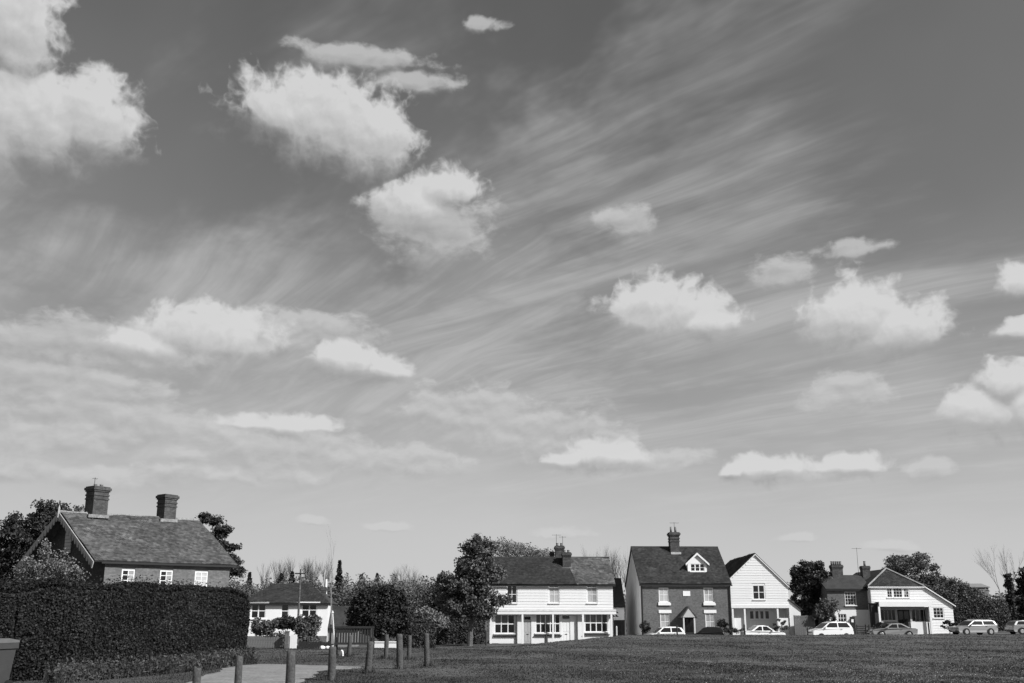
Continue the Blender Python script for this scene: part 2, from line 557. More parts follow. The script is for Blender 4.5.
xs = np.concatenate([np.linspace(-2500, -130, 14), np.arange(-120, 121, 1.5), np.linspace(130, 2500, 14)])
ys = np.concatenate([np.linspace(-400, -20, 6), np.arange(-10, 131, 1.25), np.linspace(140, 4000, 20)])
gx, gy = np.meshgrid(xs, ys)
gv = np.stack([gx, gy, ground_z(gx, gy)], -1).reshape(-1, 3)
nx = len(xs)
ii = (np.arange(len(ys) - 1)[:, None] * nx + np.arange(nx - 1)[None, :]).ravel()
ground = fast_mesh('ground', gv, np.stack([ii, ii + 1, ii + nx + 1, ii + nx], 1), 'turf')
tag(ground, 'mown village green of short grass running to the houses', None, None, 'structure')
for p in ground.data.polygons:
    p.use_smooth = True

def sheet(name, poly_fn, mat, lift, nu, nv):
    """a sheet draped over the ground; poly_fn(u, v) -> x, y"""
    U, V = np.meshgrid(np.linspace(0, 1, nu), np.linspace(0, 1, nv))
    X, Y = poly_fn(U, V)
    vv = np.stack([X, Y, ground_z(X, Y) + lift], -1).reshape(-1, 3)
    i = (np.arange(nv - 1)[:, None] * nu + np.arange(nu - 1)[None, :]).ravel()
    o = fast_mesh(name, vv, np.stack([i, i + 1, i + nu + 1, i + nu], 1), mat)
    tag(o, kind='structure')
    for p in o.data.polygons:
        p.use_smooth = True
    return o

# gravel path: left and right edge by distance
PATH_Y = np.array([2, 14, 18, 22, 25, 27.5, 29.0, 30.3, 31.2])
PATH_L = np.array([-5.5, -6.9, -7.35, -7.75, -8.2, -8.6, -8.9, -8.9, -8.6])
PATH_R = np.array([-2.5, -4.1, -4.55, -4.9, -5.35, -5.5, -4.95, -4.8, -6.2])
def path_fn(u, v):
    y = 2 + v * 29.2
    l = np.interp(y, PATH_Y, PATH_L) + 0.10 * np.sin(y * 1.7) + 0.05 * np.sin(y * 4.1)
    r = np.interp(y, PATH_Y, PATH_R) + 0.10 * np.sin(y * 1.3 + 1) + 0.06 * np.sin(y * 3.7)
    return l + (r - l) * u, y + 0.35 * np.sin(u * 5.0) * (v > 0.9)
path = sheet('path', path_fn, 'gravel', 0.012, 16, 140)
tag(path, 'pale gravel path curving past the timber posts')
def in_path(x, y):
    l = np.interp(y, PATH_Y, PATH_L)
    r = np.interp(y, PATH_Y, PATH_R)
    return (y < 31.2) & (x > l) & (x < r)
road = sheet('road', lambda u, v: (-60 + 180 * u, 88.2 + 4.8 * v + np.clip((-60 + 180 * u + 2) / 12, -1, 0) * 26), 'asphalt', 0.02, 160, 8)
tag(road, 'narrow lane with parked cars before the houses')

# grass blades, thinner with distance
def blades(name, x, y, h, w, mat, lean=0.5, parent=None):
    n = len(x)
    z = ground_z(x, y)
    a = rng.uniform(0, 2 * np.pi, n)
    ln = rng.uniform(0, lean, n)
    b = rng.uniform(0, 2 * np.pi, n)
    base = np.stack([x, y, z - 0.005], 1)
    du = np.stack([np.cos(a) * w, np.sin(a) * w, np.zeros(n)], 1)
    tip = base + np.stack([np.cos(b) * ln * h, np.sin(b) * ln * h, h], 1)
    vv = np.stack([base - du, base + du, tip], 1).reshape(-1, 3)
    ff = np.arange(3 * n).reshape(-1, 3)
    return fast_mesh(name, vv, ff, mat, parent)

n = 330000
yy = 1 / rng.uniform(1 / 82.0, 1 / 18.0, n)
xx = rng.uniform(-0.66, 0.66, n) * yy
clump = 0.5 + 0.5 * np.sin(xx * 1.9 + np.sin(yy * 1.1) * 2) * np.sin(yy * 1.6 + np.sin(xx * 0.9) * 2)
keep = ~in_path(xx, yy) & (rng.uniform(0, 1, n) < 0.45 + 0.55 * clump)
xx, yy, clump = xx[keep], yy[keep], clump[keep]
hh = (0.014 + 0.022 * rng.uniform(0, 1, len(xx)) * (0.5 + clump)) * (1 + 0.004 * yy)
grass = blades('grass', xx, yy, hh, 0.006 + 0.0006 * yy, 'grass_blade', 0.9)
tag(grass, 'short tufted grass of the village green', 'grass', None, 'stuff')
n = 420
yy = 1 / rng.uniform(1 / 40.0, 1 / 19.0, n)
xx = (0.08 + 0.5 * rng.uniform(0, 1, n) ** 0.8) * yy
zz = ground_z(xx, yy) + 0.07
a = np.stack([xx, yy, zz], 1)
r = 0.011
vv = np.stack([a + (-r, 0, -r * .6), a + (0, -r, 0), a + (r, 0, -r * .6), a + (0, r, r * .8)], 1).reshape(-1, 3)
dais = fast_mesh('daisies', vv, np.arange(4 * n).reshape(-1, 4), 'blossom')
tag(dais, 'scattered pale daisies and clover in the near grass', 'daisies', None, 'stuff')

# ------------------------------------------------------------------ plants
def leaf_quads(c, size, up=0.0, nrm=None, aspect=0.62):
    """rhombic leaves at centres c with random or given facing"""
    n = len(c)
    if nrm is None:
        nrm = rng.normal(size=(n, 3))
        nrm[:, 2] += up
    nrm = nrm / np.linalg.norm(nrm, axis=1, keepdims=True)
    r = rng.normal(size=(n, 3))
    u = np.cross(nrm, r)
    u /= np.linalg.norm(u, axis=1, keepdims=True)
    w = np.cross(nrm, u)
    s = (size * rng.uniform(0.6, 1.4, n))[:, None]
    vv = np.stack([c - u * s, c - w * s * aspect, c + u * s, c + w * s * aspect], 1).reshape(-1, 3)
    return vv, np.arange(4 * n).reshape(-1, 4)

def crown_points(lobes, n, clump_r, shell=0.55, per=60):
    """clumps spread through ellipsoid lobes (cx,cy,cz,rx,ry,rz), leaves spread round each clump"""
    vol = np.array([l[3] * l[4] * l[5] for l in lobes]) ** 0.67
    vol /= vol.sum()
    nc = max(6, n // per)
    which = rng.choice(len(lobes), nc, p=vol)
    L = np.array(lobes)[which]
    d = rng.normal(size=(nc, 3))
    d /= np.linalg.norm(d, axis=1, keepdims=True)
    rad = rng.uniform(shell, 1.0, nc) ** 0.8
    cc_ = L[:, :3] + d * rad[:, None] * L[:, 3:]
    cr = clump_r * rng.uniform(0.5, 1.4, nc)
    idx = rng.integers(0, nc, n)
    off = rng.normal(size=(n, 3))
    off /= np.linalg.norm(off, axis=1, keepdims=True)
    off *= (rng.uniform(0, 1, n) ** 0.5)[:, None]
    off[:, 2] *= 0.75
    pts = cc_[idx] + off * cr[idx][:, None]
    return pts, cc_

def limb_path(mb, p0, p1, r0, r1, bend=0.15, seg=4, n=6):
    p0, p1 = Vector(p0), Vector(p1)
    L = (p1 - p0).length
    prev, pr = p0, r0
    for k in range(1, seg + 1):
        t = k / seg
        q = p0.lerp(p1, t)
        if k < seg:
            q += Vector((random.uniform(-1, 1), random.uniform(-1, 1), random.uniform(-.4, .8))) * L * bend / seg
        rr = r0 + (r1 - r0) * t
        mb.tube(prev, q, pr, rr, n, cap=False)
        prev, pr = q, rr

def lobes_px(Y, spec, dy=1.0):
    out = []
    for s in spec:
        px, py, rx, ry = s[:4]
        off = s[4] if len(s) > 4 else 0.0
        c = P(px, py, Y + off)
        k = S(Y)
        out.append((c.x, c.y, c.z, rx / k, rx / k * dy, ry / k))
    return out

def leafy_tree(name, label, cat, px, Y, spec, n, leaf, clump, mat, trunk_r=0.2, bark='bark', up=0.6, group=None,
               shell=0.5, trunk_to=None, per=60, dy=1.0, limbs=True):
    x = P(px, 620, Y).x
    base = Vector((x, Y, gz(x, Y)))
    lob = lobes_px(Y, spec, dy)
    root = thing(name, label, cat, base, 0, group)
    lob = [(a - base.x, b - base.y, c - base.z, d, e, f) for a, b, c, d, e, f in lob]
    pts, cen = crown_points(lob, n, clump, shell, per)
    pts[:, 2] = np.maximum(pts[:, 2], 0.05)
    vv, ff = leaf_quads(pts, np.full(len(pts), leaf), up)
    fast_mesh('crown', vv, ff, mat, root)
    mb = MB()
    top = max(l[2] for l in lob)
    mid = Vector((sum(l[0] for l in lob) / len(lob) * .6, 0, top * 0.35 if trunk_to is None else trunk_to))
    limb_path(mb, (0, 0, -0.1), mid, trunk_r, trunk_r * .75, 0.06, 4, 8)
    if limbs:
        for l in lob:
            limb_path(mb, mid, (l[0], l[1], l[2]), trunk_r * .5, trunk_r * .12, 0.35, 4, 5)
        for q in cen[::max(1, len(cen) // 30)]:
            l = min(lob, key=lambda l: (l[0] - q[0]) ** 2 + (l[1] - q[1]) ** 2 + (l[2] - q[2]) ** 2)
            limb_path(mb, (l[0], l[1], l[2]), q, trunk_r * .15, trunk_r * .05, 0.3, 3, 4)
    mb.build('trunk', bark, root)
    return root

def bare_branches(mb, p, d, L, r, depth, spread, nchild=(2, 4), up=0.25, n=4, lean=0.0):
    segs = 3
    prev = Vector(p)
    dd = Vector(d).normalized()
    pts = [prev]
    for k in range(segs):
        dd = (dd + Vector((random.uniform(-1, 1), random.uniform(-1, 1), random.uniform(-.3, 1) * up * 2)) * 0.13).normalized()
        q = prev + dd * (L / segs)
        mb.tube(prev, q, r * (1 - 0.22 * k), r * (1 - 0.22 * (k + 1)), n, cap=False)
        prev = q
        pts.append(q)
    if depth <= 0:
        return
    for k in range(random.randint(*nchild)):
        s = pts[random.choice((1, 2, 2, 3))]
        nd = (dd + Vector((random.uniform(-1, 1), random.uniform(-1, 1), random.uniform(-.2, 1) * up)) * spread).normalized()
        bare_branches(mb, s, nd, L * random.uniform(.5, .8), r * .5, depth - 1, spread, nchild, up, 3)
    bare_branches(mb, pts[-1], dd, L * .7, r * .42, depth - 1, spread, nchild, up, 3)

def bare_tree(name, label, px, Y, top_py, trunk_r, depth=4, spread=0.8, up=0.5, stems=1, mat='twig', group=None, nchild=(2, 4), fork=0.32, cat='tree'):
    x = P(px, 620, Y).x
    z0 = gz(x, Y)
    h = P(px, top_py, Y).z - z0
    root = thing(name, label, cat, (x, Y, z0), 0, group)
    mb = MB()
    for s in range(stems):
        a = random.uniform(0, 6.28)
        d = Vector((math.cos(a) * .12 * (stems > 1), math.sin(a) * .12 * (stems > 1), 1))
        q = Vector((math.cos(a), math.sin(a), 0)) * (0.6 * (stems > 1))
        t = q + d * h * fork
        mb.tube(q - Vector((0, 0, .1)), t, trunk_r, trunk_r * .75, 6, cap=False)
        bare_branches(mb, t, d, h * fork * .85, trunk_r * .72, depth, spread, nchild, up, 4)
    # fit the height exactly
    zt = max(v[2] for v in mb.v)
    mb.v = [(v[0] * h / zt, v[1] * h / zt, v[2] * h / zt) for v in mb.v]
    mb.build('trunk', mat, root)
    return root

# ------------------------------------------------------------------ houses
class House:
    def __init__(self, name, label, px, Y, rz=0.0, zbase=None, cat='house'):
        x = P(px, 620, Y).x
        z = gz(x, Y) if zbase is None else zbase
        self.o = Vector((x, Y, z))
        self.rz = rz
        self.root = thing(name, label, cat, self.o, rz)
        self.c, self.s = math.cos(rz), math.sin(rz)
    def L(self, px, py, y=0.0):
        """local (x, z) where the pixel's ray meets the local plane y"""
        n = Vector((-self.s, self.c, 0))
        o = self.o + n * y
        r = ray(px, py)
        c = Vector((0, 0, CAMZ))
        t = (o - c).dot(n) / r.dot(n)
        w = c + r * t - self.o
        return w.x * self.c + w.y * self.s, w.z
    def part(self, name, mat, mb, parent=None, smooth=False):
        return mb.build(name, mat, parent or self.root, smooth)

def wall_cells(mb, x0, x1, z0, z1, openings, y=0.0, depth=0.14):
    """flat wall facing -y with rectangular openings and their reveals"""
    X = sorted({x0, x1} | {v for o in openings for v in (o[0], o[1]) if x0 < v < x1})
    Z = sorted({z0, z1} | {v for o in openings for v in (o[2], o[3]) if z0 < v < z1})
    for a, b in zip(X[:-1], X[1:]):
        for c, d in zip(Z[:-1], Z[1:]):
            mx, mz = (a + b) / 2, (c + d) / 2
            if any(o[0] < mx < o[1] and o[2] < mz < o[3] for o in openings):
                continue
            mb.poly([(a, y, c), (b, y, c), (b, y, d), (a, y, d)])
    for a, b, c, d in openings:
        e = y + depth
        mb.poly([(a, y, c), (a, e, c), (a, e, d), (a, y, d)])
        mb.poly([(b, y, c), (b, y, d), (b, e, d), (b, e, c)])
        mb.poly([(a, y, d), (a, e, d), (b, e, d), (b, y, d)])
        mb.poly([(a, y, c), (b, y, c), (b, e, c), (a, e, c)])

def window(h, x0, x1, z0, z1, cols, rows, y=0.0, recess=0.07, pane='glass', fw=0.06, bw=0.035, sill='white_paint', proud=0.0, frame='white_paint', parent=None, bars=None):
    """frame with glazing bars, panes behind, sill in front"""
    yf = y + recess - proud
    f = MB()
    f.box(x0, x0 + fw, yf, yf + .06, z0, z1).box(x1 - fw, x1, yf, yf + .06, z0, z1)
    f.box(x0 + fw, x1 - fw, yf, yf + .06, z1 - fw, z1).box(x0 + fw, x1 - fw, yf, yf + .06, z0, z0 + fw)
    for k in range(1, cols):
        xm = x0 + (x1 - x0) * k / cols
        f.box(xm - bw / 2, xm + bw / 2, yf + .004, yf + .05, z0 + fw, z1 - fw)
    for k in range(1, rows):
        zm = z0 + (z1 - z0) * k / rows
        b2 = bw if bars is None else bars
        f.box(x0 + fw, x1 - fw, yf + .008, yf + .046, zm - b2 / 2, zm + b2 / 2)
    w = h.part('window', frame, f, parent)
    wd, ht = (x1 - x0 - 2 * fw) / cols, (z1 - z0 - 2 * fw) / rows
    for i in range(cols):
        for j in range(rows):
            a, c = x0 + fw + i * wd, z0 + fw + j * ht
            tilt = random.uniform(-.004, .004)
            pm = pane[(i + j * cols) % len(pane)] if isinstance(pane, (list, tuple)) else pane
            g = MB().poly([(a, yf + .03 + tilt, c), (a + wd, yf + .03, c), (a + wd, yf + .03 - tilt, c + ht), (a, yf + .03, c + ht)])
            g.build('pane', pm, w)
    if sill:
        MB().box(x0 - .08, x1 + .08, y - .10, yf - .002, z0 - .09, z0 - .002).build('sill', sill, w)
    return w

BOARD = {}
def weatherboards(h, spans_fn, z0, z1, pitch, y=0.0, mat='white_board'):
    """overlapping boards, each a piece; spans_fn(zlo, zhi) -> list of (x0, x1)"""
    if mat not in BOARD:
        m = MB()
        m.prism([(0, 0, 0), (0, -0.027, 0), (0, -0.006, 1.04), (0, 0, 1.04)], (1, 0, 0))
        o = m.build('weatherboard', mat)
        BOARD[mat] = o.data
        bpy.data.objects.remove(o)
    k = max(1, round((z1 - z0) / pitch))
    p = (z1 - z0) / k
    for i in range(k):
        a = z0 + i * p
        for u, v in spans_fn(a, a + p):
            if v - u < 0.05:
                continue
            o = bpy.data.objects.new('weatherboard', BOARD[mat])
            COL.objects.link(o)
            o.parent = h.root
            o.location = (u, y, a)
            o.scale = (v - u, random.uniform(.75, 1.15), p * 0.955)

def cut_spans(x0, x1, openings, m=0.05):
    def fn(a, b):
        sp = [(x0, x1)]
        for o in openings:
            if o[2] - m < b and o[3] + m > a:
                nsp = []
                for u, v in sp:
                    if o[0] - m > u:
                        nsp.append((u, min(v, o[0] - m)))
                    if o[1] + m < v:
                        nsp.append((max(u, o[1] + m), v))
                    if o[1] + m <= u or o[0] - m >= v:
                        nsp.append((u, v))
                sp = sorted(set(s for s in nsp if s[1] > s[0]))
        return sp
    return fn

def slab(mb, pts, th=0.10):
    n = (Vector(pts[1]) - Vector(pts[0])).cross(Vector(pts[2]) - Vector(pts[0])).normalized()
    if n.z < 0:
        pts = list(reversed(pts))
        n = -n
    return mb.prism([Vector(p) for p in reversed(pts)], n * th) if False else mb.prism([Vector(p) - n * th for p in reversed(pts)], n * th)

def tiled(parent, e0, e1, r1, r0, mat, tw=.24, rowh=.2, lift=.012):
    """roof tiles laid in courses over the slope e0 e1 (eave) r1 r0 (ridge), each a little proud and uneven"""
    e0, e1, r1, r0 = (np.array(v, dtype=float) for v in (e0, e1, r1, r0))
    up = ((r0 - e0) + (r1 - e1)) / 2
    nrow = max(2, int(np.linalg.norm(up) / rowh))
    al = e1 - e0
    nrm = np.cross(al, up)
    nrm /= np.linalg.norm(nrm)
    if nrm[2] < 0:
        nrm = -nrm
    V, Fq = [], []
    for j in range(nrow):
        f0, f1 = j / nrow, min(1.0, (j + 1.12) / nrow)
        a, b = e0 + (r0 - e0) * f0, e1 + (r1 - e1) * f0
        c, d = e0 + (r0 - e0) * f1, e1 + (r1 - e1) * f1
        n = max(1, int(np.linalg.norm(b - a) / tw))
        sh = .5 * (j % 2) / n
        for k in range(n + 1):
            u0, u1 = max(0.0, k / n - sh), min(1.0, (k + .97) / n - sh)
            if u1 - u0 < .15 / n:
                continue
            wob = .035 * math.sin(k * tw * .9 + j * .3) + .02 * math.sin(k * tw * 2.3 - j * .5)
            z0 = lift + .030 + wob + .02 + random.uniform(-.008, .010)
            z1 = lift + wob + .02
            p = [a + (b - a) * u0 + nrm * z0, a + (b - a) * u1 + nrm * z0, c + (d - c) * u1 + nrm * z1, c + (d - c) * u0 + nrm * z1]
            q = [p[0] - nrm * .06, p[1] - nrm * .06]
            i = len(V)
            V += p + q
            Fq += [(i, i + 1, i + 2, i + 3), (i + 4, i + 5, i + 1, i)]
    o = fast_mesh('roof_tiles', np.array(V), np.array(Fq), mat, parent)
    o['kind'] = 'stuff'
    return o

def chimney(h, x, y, z0, z1, wx, wy, pots=2, mat='brick_chimney', cap=0.10, pot_h=0.5, rot=0.0, aerial=False, flash=True):
    m = MB()
    m.box(x - wx / 2, x + wx / 2, y - wy / 2, y + wy / 2, z0, z1 - .42)
    if cap > .12:
        for zq in (.75, 1.05):
            m.box(x - wx / 2 - .05, x + wx / 2 + .05, y - wy / 2 - .05, y + wy / 2 + .05, z1 - zq, z1 - zq + .12)
    for k, (e, a, b) in enumerate(((cap * .5, .42, .30), (cap, .30, .10), (cap * .4, .10, 0.0))):
        m.box(x - wx / 2 - e, x + wx / 2 + e, y - wy / 2 - e, y + wy / 2 + e, z1 - a, z1 - b)
    if rot:
        cr_, sr_ = math.cos(rot), math.sin(rot)
        m.v = [(x + (v[0] - x) * cr_ - (v[1] - y) * sr_, y + (v[0] - x) * sr_ + (v[1] - y) * cr_, v[2]) for v in m.v]
    c = h.part('chimney', mat, m)
    for k in range(pots):
        px_ = x + (k - (pots - 1) / 2) * min(.45, wx / max(pots, 1))
        p = MB().tube((px_, y, z1 - .02), (px_, y, z1 + pot_h), .14, .11, 10).tube((px_, y, z1 + pot_h - .08), (px_, y, z1 + pot_h), .14, .14, 10)
        p.build('chimney_pot', 'clay_pot', c, True)
    return c

def antenna(h, x, y, z0, z1, n=6, w=0.5, parent=None):
    m = MB().tube((x, y, z0), (x, y, z1), .022, .018, 5)
    m.tube((x - w * .9, y, z1 - .1), (x + w * .9, y, z1 - .1), .014, .014, 4)
    for k in range(n):
        t = x - w * .8 + 1.6 * w * k / (n - 1)
        m.tube((t, y - .3, z1 - .1), (t, y + .3, z1 - .1), .01, .01, 4)
    return h.part('aerial', 'gutter_black', m, parent)

def box_body(h, mat, x0, x1, y0, y1, z0, z1, skip_front=True, gable=None, name='wall'):
    """side and back walls; gable = (ridge_y, ridge_z) puts gable triangles on both ends"""
    m = MB()
    if gable:
        ry, rzz = gable
        m.poly([(x0, y1, z0), (x0, y0, z0), (x0, y0, z1), (x0, ry, rzz), (x0, y1, z1)])
        m.poly([(x1, y0, z0), (x1, y1, z0), (x1, y1, z1), (x1, ry, rzz), (x1, y0, z1)])
    else:
        m.poly([(x0, y1, z0), (x0, y0, z0), (x0, y0, z1), (x0, y1, z1)])
        m.poly([(x1, y0, z0), (x1, y1, z0), (x1, y1, z1), (x1, y0, z1)])
    m.poly([(x1, y1, z0), (x0, y1, z0), (x0, y1, z1), (x1, y1, z1)])
    if not skip_front:
        m.poly([(x0, y0, z0), (x1, y0, z0), (x1, y0, z1), (x0, y0, z1)])
    return h.part(name, mat, m)

# ---- the brick cottage behind the hedge -------------------------------------------------
def build_cottage():
    h = House('brick_cottage', 'old brick cottage with tall chimneys and scalloped bargeboards behind the clipped hedge', 100, 68, RAD(36))
    sk = RAD(20)
    d2 = Vector((-math.sin(sk), math.cos(sk), 0))
    Wd = 10.2
    Ln = h.L(229.5, 572)[0]
    ze = h.L(100, 558)[1]
    # ridge height from the apex pixel
    ap = d2 * (Wd / 2)
    wy = h.o.y + ap.x * h.s + ap.y * h.c
    zr = P(62, 512, wy).z - h.o.z
    def pt(a, b, z):
        v = Vector((a, 0, 0)) + d2 * b
        return Vector((v.x, v.y, z))
    wins = []
    for a, b in ((121.6, 134.8), (160, 172.8), (195, 208)):
        wins.append((h.L(a, 575)[0], h.L(b, 575)[0], h.L(a, 575)[1] - 1.2, ze - .42))
    m = MB()
    wall_cells(m, 0, Ln, 0, ze, wins, 0, .12)
    m.poly([pt(Ln, 0, 0), pt(Ln, Wd, 0), pt(Ln, Wd, ze), pt(Ln, Wd / 2, zr - .1), pt(Ln, 0, ze)])
    m.poly([pt(Ln, Wd, 0), pt(0, Wd, 0), pt(0, Wd, ze), pt(Ln, Wd, ze)])
    h.part('wall', 'brick_old', m)
    h.part('gable_wall', 'gable_shade', MB().poly([pt(0, Wd, 0), pt(0, 0, 0), pt(0, 0, ze), pt(0, Wd / 2, zr - .1), pt(0, Wd, ze)]))
    # quoin and lintel panels over the windows
    for i, (a, b, c, d) in enumerate(wins):
        z = d - .36
        MB().box(a, b, .05, .11, z, d).build('window_head', 'lintel', h.root)
        window(h, a, b, c, z - .004, 2, 4, 0, .04, ('glass', 'curtain_glass') if i < 2 else 'blind_glass', .09, .05, sill=None)
    # roof: two slopes with overhang
    oh, og = .28, .9
    sl = (zr - ze) / (Wd / 2)
    r = MB()
    e0, e1 = pt(-og, -oh, ze - oh * sl), pt(Ln + og * .5, -oh, ze - oh * sl)
    r0, r1 = pt(-og, Wd / 2, zr), pt(Ln + og * .5, Wd / 2, zr)
    b0, b1 = pt(-og, Wd + oh, ze - oh * sl), pt(Ln + og * .5, Wd + oh, ze - oh * sl)
    slab(r, [e0, e1, r1, r0], .12)
    slab(r, [r0, r1, b1, b0], .12)
    roof = h.part('roof', 'tile_old', r)
    tiled(roof, e0, e1, r1, r0, 'tile_old', .28, .22)
    # ridge tiles one by one
    nt = int((r1 - r0).length / .45)
    for k in range(nt):
        a, b = r0.lerp(r1, k / nt), r0.lerp(r1, (k + .96) / nt)
        s = Vector((0, .2, 0))
        t = MB().prism([a + Vector((0, -.2, -.14)), a + Vector((0, -.1, .02)), a + Vector((0, 0, .07 + random.uniform(-.02, .02))), a + Vector((0, .1, .02)), a + Vector((0, .2, -.14))], b - a)
        t.build('ridge_tile', 'ridge_tile', roof)
    # gutter
    MB().prism([e0 + Vector((.5, -.06, -.06)), e0 + Vector((.5, -.06, -.2)), e0 + Vector((.5, .08, -.2)), e0 + Vector((.5, .08, -.10))], (e1 - e0) - Vector((.6, 0, 0))).build('gutter', 'gutter_black', h.root)
    # scalloped bargeboards on the near gable
    for (p, q) in ((e0, r0), (b0, r0)):
        n = 15
        pts_t, pts_b = [], []
        nn = Vector((-.05, 0, 0))
        m = MB()
        dr = (q - p)
        for k in range(n):
            a, b = p + dr * (k / n) + nn, p + dr * ((k + 1) / n) + nn
            mid = a.lerp(b, .5)
            m.prism([a + Vector((0, 0, -.06)), b + Vector((0, 0, -.06)), b + Vector((0, 0, -.22)), mid.lerp(b, .25) + Vector((0, 0, -.66)), mid.lerp(a, .25) + Vector((0, 0, -.66)), a + Vector((0, 0, -.22))], (-.06, 0, 0))
        h.part('bargeboard', 'bargeboard', m)
    f = r0 + Vector((-.08, 0, 0))
    MB().box(f.x - .07, f.x + .07, f.y - .07, f.y + .07, f.z - .5, f.z + .25).tube(f + Vector((0, 0, .25)), f + Vector((0, 0, .5)), .08, .01, 6).build('finial', 'bargeboard', h.root)
    # attic louvre in the gable
    g = pt(0, Wd / 2, 0)
    m = MB()
    zb, zt = P(63, 554, h.o.y + 4).z - h.o.z, P(63, 530, h.o.y + 4).z - h.o.z
    a, b = pt(-.06, Wd / 2 - .42, 0), pt(-.06, Wd / 2 + .42, 0)
    nl = 7
    for k in range(nl):
        z0, z1 = zb + (zt - zb) * k / nl, zb + (zt - zb) * (k + .9) / nl
        m.prism([Vector((a.x, a.y, z0)), Vector((b.x, b.y, z0)), Vector((b.x, b.y, z1)), Vector((a.x, a.y, z1))], (-.07, 0, 0))
    h.part('louvre', 'grey_render', m)
    # chimneys: on the ridge, brick with corbelled heads
    for px, topy, w in ((97, 487, 1.36), (167, 495, 1.22)):
        # distance along the ridge whose image falls on px
        best = min((abs(proj(h.o.x + p.x * h.c - p.y * h.s, h.o.y + p.x * h.s + p.y * h.c, h.o.z + zr + 1)[0] - px), t)
                   for t in [i * .05 for i in range(int(Ln / .05))] for p in [pt(t, Wd / 2, zr)])
        p = pt(best[1], Wd / 2, zr)
        wy = h.o.y + p.x * h.s + p.y * h.c
        zt = P(px, topy, wy).z - h.o.z
        chimney(h, p.x, p.y, zr - .9, zt, w * .92, w * .85, 2 if px < 120 else 0, cap=.13, pot_h=.22, rot=sk)
        MB().box(p.x - w * .5, p.x + w * .62, p.y - w * .6, p.y + w * .4, zr - .42, zr - .16).build('flashing', 'ridge_tile', h.root)
        if px < 120:
            antenna(h, p.x - .3, p.y, zt, zt + .75, 3, .2)
    return h
cottage = build_cottage()

